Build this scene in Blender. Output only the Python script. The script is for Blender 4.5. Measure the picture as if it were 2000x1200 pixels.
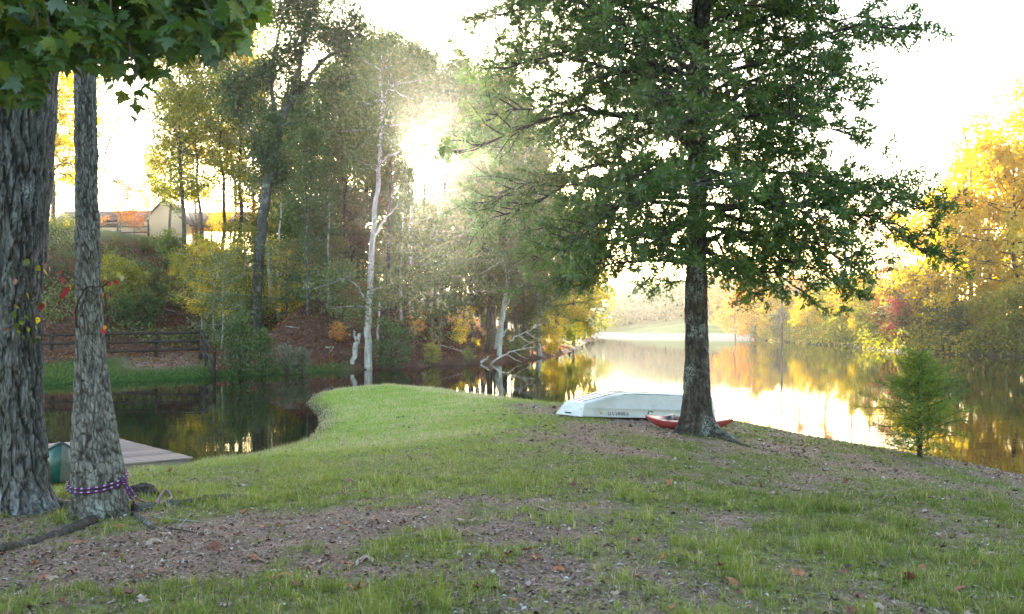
import bpy, bmesh, math, random
import numpy as np
from math import radians as R, pi, sin, cos
from mathutils import Vector, Matrix

for o in list(bpy.data.objects):
    bpy.data.objects.remove(o)
scene = bpy.context.scene
COL = scene.collection

# ------------------------------------------------------------------ camera
CZ = 2.6                      # eye height above the lake
F = 1944.4                    # focal length in the pixels of a 2000 wide picture
cam = bpy.data.cameras.new('camera')
cam.lens = 35.0
cam.sensor_width = 36.0
cam.shift_y = 0.014
cam.clip_start = 0.05
cam.clip_end = 3000
cam.dof.use_dof = True
cam.dof.focus_distance = 13.0
cam.dof.aperture_fstop = 4.0
camo = bpy.data.objects.new('camera', cam)
COL.objects.link(camo)
camo.location = (0, 0, CZ)
camo.rotation_euler = (pi / 2, 0, 0)
scene.camera = camo

# ------------------------------------------------------------------ sun and sky
SUN_AZ = math.atan2(825 - 1000, F)          # from +Y towards +X
SUN_EL = math.atan2(628 - 345, F)
sun_dir = Vector((sin(SUN_AZ) * cos(SUN_EL), cos(SUN_AZ) * cos(SUN_EL), sin(SUN_EL)))
world = bpy.data.worlds.new('World')
scene.world = world
world.use_nodes = True
wt = world.node_tree
wt.nodes.clear()
w_out = wt.nodes.new('ShaderNodeOutputWorld')
w_bg = wt.nodes.new('ShaderNodeBackground')
w_bg.inputs['Strength'].default_value = 0.15
sky = wt.nodes.new('ShaderNodeTexSky')
sky.sky_type = 'NISHITA'
sky.sun_disc = False
sky.sun_elevation = SUN_EL
sky.sun_rotation = SUN_AZ
sky.air_density = 1.0
sky.dust_density = 1.2
sky.ozone_density = 1.0
wt.links.new(sky.outputs[0], w_bg.inputs['Color'])
# the sun's own disc and aureole, at the sun's place in the sky
w_geo = wt.nodes.new('ShaderNodeTexCoord')
w_dot = wt.nodes.new('ShaderNodeVectorMath'); w_dot.operation = 'DOT_PRODUCT'
w_dot.inputs[1].default_value = sun_dir
wt.links.new(w_geo.outputs['Generated'], w_dot.inputs[0])
def w_math(op, a, b):
    n = wt.nodes.new('ShaderNodeMath'); n.operation = op
    for i, v in enumerate((a, b)):
        if isinstance(v, (int, float)): n.inputs[i].default_value = v
        else: wt.links.new(v, n.inputs[i])
    return n.outputs[0]
w_d = w_math('MAXIMUM', w_dot.outputs['Value'], 0.0)
w_sum = w_math('ADD', w_math('MULTIPLY', w_math('POWER', w_d, 30000.0), 120.0),
               w_math('MULTIPLY', w_math('POWER', w_d, 900.0), .4))
w_bg2 = wt.nodes.new('ShaderNodeBackground')
w_bg2.inputs['Color'].default_value = (1.0, 0.93, 0.82, 1)
wt.links.new(w_sum, w_bg2.inputs['Strength'])
w_add = wt.nodes.new('ShaderNodeAddShader')
wt.links.new(w_bg.outputs[0], w_add.inputs[0])
wt.links.new(w_bg2.outputs[0], w_add.inputs[1])
wt.links.new(w_add.outputs[0], w_out.inputs['Surface'])

sun = bpy.data.lights.new('sun', 'SUN')
sun.energy = 5.0
sun.angle = R(0.53)
sun.color = (1.0, 0.86, 0.66)
suno = bpy.data.objects.new('sun', sun)
COL.objects.link(suno)
suno.rotation_euler = sun_dir.to_track_quat('Z', 'Y').to_euler()

vs = scene.view_settings
vs.view_transform = 'Standard'
vs.look = 'None'
vs.exposure = 3.0
vs.gamma = 1.0
vs.use_curve_mapping = False
cy = scene.cycles
cy.max_bounces = 7
cy.diffuse_bounces = 3
cy.glossy_bounces = 3
cy.transmission_bounces = 5
cy.volume_bounces = 0
cy.use_denoising = True
cy.caustics_reflective = False
cy.caustics_refractive = False
cy.sample_clamp_indirect = 8.0
cy.sample_clamp_direct = 0.0

# ------------------------------------------------------------------ helpers
rng = np.random.default_rng(7)

def W(px, py, d):
    """world point seen at pixel (px, py) of the photograph at depth d"""
    return Vector(((px - 1000) / F * d, d, CZ + (628 - py) / F * d))

def tag(o, label=None, cat=None, group=None, kind=None):
    if label: o['label'] = label
    if cat: o['category'] = cat
    if group: o['group'] = group
    if kind: o['kind'] = kind
    return o

def empty(name, loc, rz=0.0, label=None, cat=None, group=None):
    o = bpy.data.objects.new(name, None)
    o.empty_display_size = 0.2
    COL.objects.link(o)
    o.location = loc
    o.rotation_euler = (0, 0, rz)
    return tag(o, label, cat, group)

def link(name, me, mat=None, parent=None, loc=None):
    o = bpy.data.objects.new(name, me)
    COL.objects.link(o)
    if parent is not None: o.parent = parent
    if loc is not None: o.location = loc
    if mat is not None:
        if len(me.materials) == 0:
            me.materials.append(mat)
        elif me.materials[0] is not mat:
            o.material_slots[0].link = 'OBJECT'
            o.material_slots[0].material = mat
    return o

def np_mesh(name, V, F_, smooth=False, face_attr=None, vert_attr=None):
    """mesh from a (n,3) array and a (m,k) array or a list of such arrays"""
    Fs = F_ if (isinstance(F_, list) and np.ndim(F_[0]) == 2) else [F_]
    Fs = [np.asarray(f, dtype=np.int32) for f in Fs if len(f)]
    me = bpy.data.meshes.new(name)
    V = np.asarray(V, dtype=np.float32)
    me.vertices.add(len(V))
    me.vertices.foreach_set('co', V.ravel())
    loops = np.concatenate([f.ravel() for f in Fs])
    counts = np.concatenate([np.full(len(f), f.shape[1], dtype=np.int32) for f in Fs])
    starts = np.concatenate([[0], np.cumsum(counts)[:-1]]).astype(np.int32)
    me.loops.add(len(loops))
    me.loops.foreach_set('vertex_index', loops)
    me.polygons.add(len(counts))
    me.polygons.foreach_set('loop_start', starts)
    me.polygons.foreach_set('loop_total', counts)
    if smooth:
        me.polygons.foreach_set('use_smooth', np.ones(len(counts), dtype=bool))
    me.update(calc_edges=True)
    for nm, arr in (face_attr or {}).items():
        a = me.attributes.new(nm, 'FLOAT', 'FACE')
        a.data.foreach_set('value', np.asarray(arr, dtype=np.float32))
    for nm, arr in (vert_attr or {}).items():
        a = me.attributes.new(nm, 'FLOAT', 'POINT')
        a.data.foreach_set('value', np.asarray(arr, dtype=np.float32))
    return me

class MB:
    """collects boxes, tubes and loose polygons into one mesh"""
    def __init__(s): s.v = []; s.q = []; s.t = []; s.n = 0; s.extra = []
    def add(s, V, Q=None, T=None):
        V = np.asarray(V, dtype=float)
        if Q is not None and len(Q): s.q.append(np.asarray(Q) + s.n)
        if T is not None and len(T): s.t.append(np.asarray(T) + s.n)
        s.v.append(V); s.n += len(V)
    def box(s, c, size, rot=None):
        x, y, z = [a / 2 for a in size]
        V = [Vector(p) for p in ((-x,-y,-z),(x,-y,-z),(x,y,-z),(-x,y,-z),(-x,-y,z),(x,-y,z),(x,y,z),(-x,y,z))]
        if rot is not None: V = [rot @ p for p in V]
        V = [p + Vector(c) for p in V]
        s.add([tuple(p) for p in V], [(0,3,2,1),(4,5,6,7),(0,1,5,4),(1,2,6,5),(2,3,7,6),(3,0,4,7)])
    def bar(s, a, b, w, h):
        a = Vector(a); b = Vector(b)
        d = b - a
        q = d.to_track_quat('X', 'Z').to_matrix()
        s.box((a + b) / 2, (d.length, w, h), q)
    def tube(s, P, rad, sides=6, cap=True):
        P = np.asarray(P, dtype=float); n = len(P)
        rad = np.broadcast_to(np.asarray(rad, dtype=float), (n,))
        T = np.gradient(P, axis=0)
        T /= np.linalg.norm(T, axis=1, keepdims=True) + 1e-9
        ref = np.array((0, 0, 1.0)) if abs(T[0][2]) < 0.8 else np.array((1.0, 0, 0))
        A = np.cross(T, ref); A /= np.linalg.norm(A, axis=1, keepdims=True) + 1e-9
        B = np.cross(T, A)
        th = np.arange(sides) * 2 * pi / sides
        V = P[:, None, :] + rad[:, None, None] * (A[:, None, :] * np.cos(th)[None, :, None] + B[:, None, :] * np.sin(th)[None, :, None])
        V = V.reshape(-1, 3)
        i = np.arange(n - 1)[:, None] * sides; j = np.arange(sides)[None, :]; k = (j + 1) % sides
        Q = np.stack([i + j, i + sides + j, i + sides + k, i + k], -1).reshape(-1, 4)
        Tt = []
        if cap:
            V = np.vstack([V, P[0], P[-1]])
            c0 = n * sides; c1 = c0 + 1
            for a in range(sides):
                b = (a + 1) % sides
                Tt.append((c0, a, b)); Tt.append((c1, (n - 1) * sides + b, (n - 1) * sides + a))
        s.add(V, Q, Tt)
    def mesh(s, name, smooth=True):
        Fs = []
        if s.q: Fs.append(np.concatenate(s.q))
        if s.t: Fs.append(np.concatenate(s.t))
        return np_mesh(name, np.concatenate(s.v), Fs, smooth)

# -- value noise on arrays
def hash2(ix, iy, seed=0):
    h = (ix.astype(np.int64) * 374761393 + iy.astype(np.int64) * 668265263 + seed * 982451653) & 0xffffffff
    h = ((h ^ (h >> 13)) * 1274126177) & 0xffffffff
    return ((h ^ (h >> 16)) & 0xffffff) / float(0xffffff)
def vnoise(x, y, seed=0):
    x = np.asarray(x, float); y = np.asarray(y, float)
    ix = np.floor(x); iy = np.floor(y); fx = x - ix; fy = y - iy
    fx = fx * fx * (3 - 2 * fx); fy = fy * fy * (3 - 2 * fy)
    a = hash2(ix, iy, seed); b = hash2(ix + 1, iy, seed); c = hash2(ix, iy + 1, seed); d = hash2(ix + 1, iy + 1, seed)
    return a + (b - a) * fx + (c - a) * fy + (a - b - c + d) * fx * fy
def fbm(x, y, seed=0, octv=4):
    s = 0.0; a = 0.5; t = 0.0
    for k in range(octv):
        s = s + a * vnoise(np.asarray(x) * 2 ** k, np.asarray(y) * 2 ** k, seed + k * 17); t += a; a *= 0.5
    return s / t
def sstep(a, b, x):
    t = np.clip((np.asarray(x, float) - a) / (b - a), 0, 1)
    return t * t * (3 - 2 * t)

def poly_dist(poly, x, y):
    """signed distance, positive inside"""
    x = np.asarray(x, float); y = np.asarray(y, float)
    best = np.full(x.shape, 1e9); inside = np.zeros(x.shape, bool)
    n = len(poly)
    for i in range(n):
        ax, ay = poly[i]; bx, by = poly[(i + 1) % n]
        ex, ey = bx - ax, by - ay
        t = np.clip(((x - ax) * ex + (y - ay) * ey) / (ex * ex + ey * ey + 1e-12), 0, 1)
        best = np.minimum(best, (x - ax - t * ex) ** 2 + (y - ay - t * ey) ** 2)
        c = ((ay > y) != (by > y)) & (x < (bx - ax) * (y - ay) / (by - ay + 1e-12) + ax)
        inside ^= c
    d = np.sqrt(best)
    return np.where(inside, d, -d)

# ------------------------------------------------------------------ materials
def new_mat(name):
    m = bpy.data.materials.new(name); m.use_nodes = True
    nt = m.node_tree; nt.nodes.clear()
    out = nt.nodes.new('ShaderNodeOutputMaterial')
    return m, nt, out
def N(nt, typ, **kw):
    n = nt.nodes.new(typ)
    for k, v in kw.items():
        if k in n.inputs.keys() if hasattr(n.inputs, 'keys') else False:
            n.inputs[k].default_value = v
        else: setattr(n, k, v)
    return n
def ramp(nt, fac, stops):
    r = nt.nodes.new('ShaderNodeValToRGB')
    e = r.color_ramp.elements
    while len(e) < len(stops): e.new(0.5)
    for el, (p, c) in zip(e, stops):
        el.position = p; el.color = (*c, 1)
    nt.links.new(fac, r.inputs[0])
    return r.outputs[0]
def noise(nt, scale, detail=4, rough=0.55, vec=None, dist=0.0):
    n = nt.nodes.new('ShaderNodeTexNoise')
    n.inputs['Scale'].default_value = scale; n.inputs['Detail'].default_value = detail
    n.inputs['Roughness'].default_value = rough; n.inputs['Distortion'].default_value = dist
    if vec is not None: nt.links.new(vec, n.inputs['Vector'])
    return n.outputs['Fac']
def mapping(nt, scale, coord='Object'):
    t = nt.nodes.new('ShaderNodeTexCoord'); m = nt.nodes.new('ShaderNodeMapping')
    m.inputs['Scale'].default_value = scale
    nt.links.new(t.outputs[coord], m.inputs['Vector'])
    return m.outputs[0]
def mixc(nt, fac, a, b, blend='MIX'):
    n = nt.nodes.new('ShaderNodeMix'); n.data_type = 'RGBA'; n.blend_type = blend
    for i, v in ((0, fac), (6, a), (7, b)):
        if isinstance(v, (int, float)): n.inputs[i].default_value = v
        elif isinstance(v, tuple): n.inputs[i].default_value = (*v, 1)
        else: nt.links.new(v, n.inputs[i])
    return n.outputs[2]
def bump(nt, h, strength, dist):
    b = nt.nodes.new('ShaderNodeBump')
    b.inputs['Strength'].default_value = strength; b.inputs['Distance'].default_value = dist
    nt.links.new(h, b.inputs['Height'])
    return b.outputs[0]
def attr(nt, name):
    a = nt.nodes.new('ShaderNodeAttribute'); a.attribute_name = name
    return a.outputs['Fac']

def principled(nt, out, color, rough=0.7, normal=None, spec=0.3, metal=0.0):
    p = nt.nodes.new('ShaderNodeBsdfPrincipled')
    if isinstance(color, tuple): p.inputs['Base Color'].default_value = (*color, 1)
    else: nt.links.new(color, p.inputs['Base Color'])
    if isinstance(rough, (int, float)): p.inputs['Roughness'].default_value = rough
    else: nt.links.new(rough, p.inputs['Roughness'])
    p.inputs['Specular IOR Level'].default_value = spec
    p.inputs['Metallic'].default_value = metal
    if normal is not None: nt.links.new(normal, p.inputs['Normal'])
    nt.links.new(p.outputs[0], out.inputs['Surface'])
    return p

def leaf_mat(name, stops, trans=0.5, gloss=0.06, tcol=1.5):
    """leaf: reflects and lets light through; stops are the leaf's own colours"""
    m, nt, out = new_mat(name)
    oi = nt.nodes.new('ShaderNodeObjectInfo')
    tone = attr(nt, 'tone')
    c = ramp(nt, tone, stops)
    v = nt.nodes.new('ShaderNodeMath'); v.operation = 'MULTIPLY_ADD'
    nt.links.new(oi.outputs['Random'], v.inputs[0]); v.inputs[1].default_value = 0.35; v.inputs[2].default_value = 0.82
    h = nt.nodes.new('ShaderNodeHueSaturation')
    nt.links.new(c, h.inputs['Color']); nt.links.new(v.outputs[0], h.inputs['Value'])
    c = h.outputs[0]
    d = nt.nodes.new('ShaderNodeBsdfDiffuse'); nt.links.new(c, d.inputs['Color'])
    t = nt.nodes.new('ShaderNodeBsdfTranslucent')
    h2 = nt.nodes.new('ShaderNodeHueSaturation'); h2.inputs['Value'].default_value = tcol; h2.inputs['Saturation'].default_value = 1.1
    nt.links.new(c, h2.inputs['Color']); nt.links.new(h2.outputs[0], t.inputs['Color'])
    mx = nt.nodes.new('ShaderNodeMixShader'); mx.inputs[0].default_value = trans
    nt.links.new(d.outputs[0], mx.inputs[1]); nt.links.new(t.outputs[0], mx.inputs[2])
    g = nt.nodes.new('ShaderNodeBsdfGlossy'); g.inputs['Roughness'].default_value = 0.42
    mg = nt.nodes.new('ShaderNodeMixShader'); mg.inputs[0].default_value = gloss
    nt.links.new(mx.outputs[0], mg.inputs[1]); nt.links.new(g.outputs[0], mg.inputs[2])
    nt.links.new(mg.outputs[0], out.inputs['Surface'])
    return m

LEAF = {
    'green':  leaf_mat('leaf_green',  [(0, (.025,.055,.014)), (.6, (.06,.11,.02)), (1, (.16,.17,.03))]),
    'olive':  leaf_mat('leaf_olive',  [(0, (.04,.065,.016)), (.5, (.10,.125,.028)), (1, (.22,.20,.045))]),
    'lime':   leaf_mat('leaf_lime',   [(0, (.08,.11,.015)), (.5, (.20,.21,.02)), (1, (.42,.33,.03))], trans=.55),
    'yellow': leaf_mat('leaf_yellow', [(0, (.32,.27,.02)), (.5, (.62,.46,.03)), (1, (.74,.48,.04))], trans=.6, tcol=1.3),
    'orange': leaf_mat('leaf_orange', [(0, (.22,.09,.02)), (.5, (.48,.18,.03)), (1, (.60,.34,.05))]),
    'rust':   leaf_mat('leaf_rust',   [(0, (.07,.035,.015)), (.5, (.22,.08,.03)), (1, (.36,.16,.04))]),
    'red':    leaf_mat('leaf_red',    [(0, (.16,.012,.018)), (.6, (.30,.03,.04)), (1, (.36,.10,.06))], tcol=1.1),
    'oak':    leaf_mat('leaf_oak',    [(0, (.034,.080,.018)), (.6, (.080,.145,.028)), (.92, (.16,.21,.035)), (1, (.30,.22,.05))], trans=0.52, gloss=0.05, tcol=1.8),
    'maple':  leaf_mat('leaf_maple',  [(0, (.028,.065,.015)), (.55, (.070,.120,.022)), (1, (.21,.23,.035))], trans=0.46, gloss=0.05, tcol=1.3),
    'cypress': leaf_mat('leaf_cypress',[(0, (.06,.11,.012)), (.6, (.15,.23,.025)), (1, (.32,.34,.05))], trans=0.55),
    'pale':   leaf_mat('leaf_pale',   [(0, (.06,.07,.035)), (.6, (.15,.16,.08)), (1, (.26,.23,.14))], trans=0.4),
    'pine':   leaf_mat('leaf_pine',   [(0, (.03,.06,.02)), (.6, (.08,.11,.03)), (1, (.20,.17,.06))], trans=0.3),
}

def bark_mat(name, dark, mid, light, sc=(14, 14, 2.2), bstr=0.9, bd=0.02, patch=0.5, patch_col=(.34,.36,.33), furrow=False):
    m, nt, out = new_mat(name)
    v = mapping(nt, sc)
    n1 = noise(nt, 1.0, 6, 0.62, v, 0.6)
    base = ramp(nt, n1, [(0.30, dark), (0.52, mid), (0.75, light)])
    n2 = noise(nt, 2.3, 5, 0.6, mapping(nt, (1, 1, .8)))
    f = ramp(nt, n2, [(patch, (0, 0, 0)), (patch + .10, (1, 1, 1))])
    n3 = noise(nt, 40.0, 3, 0.6, mapping(nt, (1, 1, 1)))
    f3 = ramp(nt, n3, [(.42, (0, 0, 0)), (.6, (1, 1, 1))])
    ff = mixc(nt, 1.0, f, f3, 'MULTIPLY')
    c = mixc(nt, ff, base, patch_col)
    h = n1
    if furrow:
        fa = attr(nt, 'furrow')
        c = mixc(nt, fa, c, dark)
        c = mixc(nt, attr(nt, 'stain'), c, (.62, .62, .60))
    nn = bump(nt, h, bstr, bd)
    principled(nt, out, c, 0.9, nn, 0.15)
    return m

BARK = {
    'grey':  bark_mat('bark_grey', (.035,.032,.028), (.085,.078,.07), (.15,.14,.13), patch=.56),
    'dark':  bark_mat('bark_dark', (.025,.02,.018), (.06,.05,.042), (.10,.088,.075), patch=.64),
    'pale':  bark_mat('bark_pale', (.16,.15,.13), (.36,.34,.31), (.60,.58,.54), sc=(5, 5, 1.6), bstr=.3, patch=.55, patch_col=(.22,.20,.17)),
    'pine':  bark_mat('bark_pine', (.06,.04,.03), (.17,.11,.085), (.28,.20,.16)),
    'left_big':  bark_mat('bark_left', (.022,.020,.018), (.11,.105,.10), (.26,.26,.26), sc=(26, 26, 5), bstr=.8, bd=.012, patch=.61, patch_col=(.32,.34,.34), furrow=True),
    'left_thin': bark_mat('bark_thin', (.030,.026,.022), (.15,.14,.125), (.30,.29,.27), sc=(40, 40, 9), bstr=.8, bd=.008, patch=.58, patch_col=(.34,.37,.35), furrow=True),
    'twig': bark_mat('bark_twig', (.02,.015,.01), (.05,.038,.028), (.09,.07,.05), bstr=.2, patch=.95),
    'oak': bark_mat('bark_oak', (.020,.016,.013), (.065,.052,.042), (.13,.11,.095), sc=(22, 22, 5), bstr=.9, bd=.012, patch=.50, patch_col=(.27,.30,.27), furrow=True),
}

# ------------------------------------------------------------------ shapes of the land
NEAR = [(8.47,16.46),(8.24,17.8),(7.8,18.9),(7.28,20.2),(6.75,21.6),(6.3,23.4),(5.9,25.0),(4.6,27.2),(3.1,28.6),(1.5,30.2),(0,32.6),
        (-1.8,35.6),(-2.9,37.2),(-4.2,38.2),(-5.4,38.1),(-6.5,36.9),(-6.95,34.6),(-6.5,31.4),(-5.5,28.0),(-4.9,25.2),(-4.55,22.8),
        (-4.5,20.7),(-4.85,19.4),(-5.4,18.2),(-6.4,16.9),(-8.2,15.3),(-11,14.2),(-16,13.4),(-30,13),(-30,-12),(40,-12),(24,-1),(14.5,6),(10.8,11.5),(9.2,14.3)]
HILL = [(-90,36),(-30,39.5),(-19.3,40.8),(-16.5,43.0),(-14.2,45.6),(-13.6,46.8),(-10.5,50.6),(-7.7,53.6),(-4.5,58.6),(-2.2,60.5),(0,65.0),(2.4,71),
        (4.2,80),(6.2,95),(8.6,118),(11.5,140),(13,160),(14,175),(10,260),(-200,300),(-200,36)]
RIGHT = [(36.7,150),(34.4,138),(33.8,126),(34.0,112),(34.6,101),(33.2,92),(32.6,84),(34.6,77),(38,72.5),(48,69),(70,66),(140,60),(240,90),(240,300),(60,300),(44,200),(38.5,165)]
FAR = [(12,160),(14,157.5),(22,156.5),(30,154),(36,150),(40,150),(60,170),(140,230),(140,420),(-120,420),(-40,240),(6,190)]

def h_near(x, y):
    d = poly_dist(NEAR, x, y)
    dd = np.maximum(d, 0)
    z = 0.15 * (1 - np.exp(-dd / 0.28)) + 0.95 * (1 - np.exp(-(dd / 7.0) ** 1.3))
    z = z + sstep(0.5, 4, dd) * (0.10 * (fbm(np.asarray(x) * .35, np.asarray(y) * .35, 3) - .5) + 0.035 * (fbm(np.asarray(x) * 1.6, np.asarray(y) * 1.6, 9) - .5))
    return np.where(d > 0, z, np.maximum(d * 0.7, -0.8))
def h_hill(x, y):
    x = np.asarray(x, float); y = np.asarray(y, float)
    d = poly_dist(HILL, x, y) + 1.2 * (fbm(x * .12, y * .12, 21) - .5) * sstep(1, 6, poly_dist(HILL, x, y))
    dd = np.maximum(d, 0)
    crest = np.interp(x, [-60, -26, -12, -4, 3, 9, 14], [9.7, 9.4, 9.0, 7.6, 5.2, 3.0, 2.4])
    meadow = sstep(-13.0, -16.0, x)
    s0 = -6.0 + 16.0 * meadow
    z = 0.25 * (1 - np.exp(-dd / 0.3)) + (0.06 + .015 * meadow) * np.minimum(dd, 9) + crest * sstep(s0, 37 + 4 * meadow, dd) * sstep(0, 5, dd)
    z = z + 0.075 * np.maximum(dd - 38, 0) * sstep(2, -20, x)
    z = np.minimum(z, 15.0) + sstep(2, 8, dd) * 0.5 * (fbm(x * .3, y * .3, 5) - .5)
    return np.where(d > 0, z, np.maximum(d * 0.7, -0.8))
def h_right(x, y):
    d = poly_dist(RIGHT, x, y); dd = np.maximum(d, 0)
    z = 0.35 * (1 - np.exp(-dd / 0.4)) + 3.0 * sstep(0, 26, dd) + .5 * sstep(2, 6, dd) * (fbm(np.asarray(x) * .2, np.asarray(y) * .2, 31) - .5)
    return np.where(d > 0, z, np.maximum(d * 0.7, -0.8))
def h_far(x, y):
    d = poly_dist(FAR, x, y); dd = np.maximum(d, 0)
    z = 0.05 * np.minimum(dd, 8) + 0.02 * dd + 2.3 * sstep(10, 34, dd) + 6 * sstep(45, 160, dd)
    return np.where(d > 0, z, np.maximum(d * 0.5, -0.8))
def hz(x, y):
    x = np.atleast_1d(np.asarray(x, float)); y = np.atleast_1d(np.asarray(y, float))
    return np.maximum.reduce([h_near(x, y), h_hill(x, y), h_right(x, y), h_far(x, y)])
def gz(x, y): return float(hz(x, y)[0])
def ground_at(px, py, d0=4.0, d1=260.0):
    """first point of the land (or the water) on the ray through a pixel"""
    ds = np.geomspace(d0, d1, 1400)
    x = (px - 1000) / F * ds; z = CZ + (628 - py) / F * ds
    g = np.maximum(hz(x, ds), 0.0)
    k = np.argmax(z <= g) if np.any(z <= g) else len(ds) - 1
    return Vector((x[k], ds[k], g[k]))

def grid_land(name, h, xs, ys, mat, extra=None):
    X, Y = np.meshgrid(xs, ys)
    Z = h(X, Y)
    V = np.stack([X, Y, Z], -1).reshape(-1, 3)
    nx, ny = len(xs), len(ys)
    i = (np.arange(ny - 1)[:, None] * nx + np.arange(nx - 1)[None, :])
    Q = np.stack([i, i + 1, i + nx + 1, i + nx], -1).reshape(-1, 4)
    zq = Z.ravel()[Q].max(1)
    Q = Q[zq > -0.5]
    va = extra(X.ravel(), Y.ravel()) if extra else None
    me = np_mesh(name, V, Q, True, vert_attr=va)
    o = link(name, me, mat)
    return tag(o, kind='structure')

# how green the near lawn is, 0 bare soil .. 1 thick grass, in plan
def lawn_green(x, y):
    x = np.asarray(x, float); y = np.asarray(y, float)
    px = 1000 + x / np.maximum(y, 1) * F
    n = fbm(x * .8, y * .5, 41, 4); n2 = fbm(x * 2.6, y * 1.8, 77, 3); n3 = fbm(x * 7, y * 5, 78, 2)
    g = 0.57 + 1.15 * (n - .5) + .95 * (n2 - .5) + .5 * (n3 - .5)
    def blob(cx, cy, rx, ry, s):
        return s * np.exp(-(((x - cx) / rx) ** 2 + ((y - cy) / ry) ** 2))
    g = g + blob(-2.9, 8.2, 1.7, .95, -.65) + blob(-3.4, 7.1, 1.3, .5, -.35) + blob(-1.3, 8.5, 1.1, .6, -.33)      # worn soil round the left trees
    g = g + blob(0.05, 6.2, .55, .7, -.55) + blob(0.5, 7.7, .8, .4, -.35) + blob(-1.5, 6.7, .8, .35, -.25)             # worn strip in the middle
    g = g + blob(2.4, 5.35, .8, .22, -.6) + blob(-.1, 9.3, .8, .4, -.2)
    g = g + blob(-.85, 7.4, .34, .55, .7) + blob(-1.3, 5.5, 1.3, .40, .30) + blob(-3.0, 5.9, .9, .4, .35)
    g = g + blob(1.7, 7.2, 1.2, .7, .22) + blob(3.4, 7.0, 1.3, 1.8, .38) + blob(1.2, 6.9, .5, .4, .25)
    g = g + blob(-0.2, 22.3, 1.5, 1.2, -.42) + blob(2.8, 17.5, 2.2, 1.6, -.15) + blob(5.6, 16.5, 2.0, 2.6, -.06) + blob(4.6, 12.5, 2.4, 1.4, -.08)
    g = g + .5 * sstep(15, 19, y) * sstep(1.5, -2, x) + .40 * sstep(9.3, 11.5, y) * sstep(1.0, -1.0, x)
    return np.clip(g, 0, 1)

def lawn_attr(x, y):
    return {'green': lawn_green(x, y), 'shore': sstep(0.7, 0.0, poly_dist(NEAR, x, y)),
            'lush': sstep(14, 19, y) * sstep(2.2, -1.5, x)}

m_lawn, nt, out = new_mat('lawn_soil')
v = mapping(nt, (1, 1, 1))
soil = ramp(nt, noise(nt, 26, 6, .7, v), [(.30, (.06,.040,.032)), (.44, (.18,.125,.10)), (.56, (.34,.25,.21)), (.72, (.56,.45,.38))])
soil = mixc(nt, .5, soil, ramp(nt, noise(nt, 2.2, 4, .6, v), [(.35, (.10,.066,.048)), (.65, (.28,.195,.15))]))
vor = nt.nodes.new('ShaderNodeTexVoronoi'); vor.inputs['Scale'].default_value = 55; nt.links.new(v, vor.inputs['Vector'])
chips = ramp(nt, vor.outputs['Color'], [(.2, (.6,.5,.45)), (.6, (1,1,1)), (.9, (1.5,1.35,1.2))])
soil = mixc(nt, 1.0, soil, chips, 'MULTIPLY')
turf = ramp(nt, noise(nt, 9, 5, .65, v), [(.3, (.06,.06,.022)), (.5, (.12,.13,.035)), (.72, (.23,.21,.09))])
lush = ramp(nt, noise(nt, 5, 5, .7, v), [(.3, (.13,.21,.02)), (.7, (.21,.30,.03))])
turf = mixc(nt, attr(nt, 'lush'), turf, lush)
gm = nt.nodes.new('ShaderNodeMath'); gm.operation = 'MULTIPLY_ADD'
nt.links.new(noise(nt, 14, 5, .7, v), gm.inputs[0]); gm.inputs[1].default_value = 0.9
ga = nt.nodes.new('ShaderNodeMath'); ga.operation = 'SUBTRACT'
nt.links.new(attr(nt, 'green'), ga.inputs[0]); ga.inputs[1].default_value = 0.45
nt.links.new(ga.outputs[0], gm.inputs[2])
gf = ramp(nt, gm.outputs[0], [(.30, (0, 0, 0)), (.75, (1, 1, 1))])
c = mixc(nt, gf, soil, turf)
c = mixc(nt, attr(nt, 'shore'), c, (.035, .03, .018))
hh = noise(nt, 45, 5, .75, v)
principled(nt, out, c, 0.95, bump(nt, hh, 0.9, 0.02), 0.1)

lawn = grid_land('lawn', h_near, np.arange(-22, 20, .14), np.arange(-6, 39.6, .14), m_lawn, lawn_attr)

m_hill, nt, out = new_mat('leaf_litter_hill')
v = mapping(nt, (1, 1, 1))
lit = ramp(nt, noise(nt, 7.5, 8, .78, v), [(.30, (.022,.012,.009)), (.46, (.075,.036,.025)), (.60, (.15,.075,.05)), (.78, (.32,.20,.14))])
lit = mixc(nt, .4, lit, ramp(nt, noise(nt, .5, 4, .6, v), [(.35, (.05,.028,.018)), (.65, (.17,.085,.055))]))
gr = ramp(nt, noise(nt, 3.5, 6, .7, v), [(.3, (.02,.04,.010)), (.6, (.045,.09,.016)), (.8, (.08,.12,.025))])
strw = ramp(nt, noise(nt, 6, 6, .75, v), [(.3, (.14,.07,.05)), (.55, (.30,.18,.14)), (.8, (.48,.34,.28))])
c = mixc(nt, attr(nt, 'grass'), lit, gr)
c = mixc(nt, attr(nt, 'earth'), c, strw)
c = mixc(nt, attr(nt, 'drive'), c, (.62, .58, .52))
principled(nt, out, c, 0.95, bump(nt, noise(nt, 9, 6, .75, v), 1.0, 0.08), 0.1)
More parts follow.
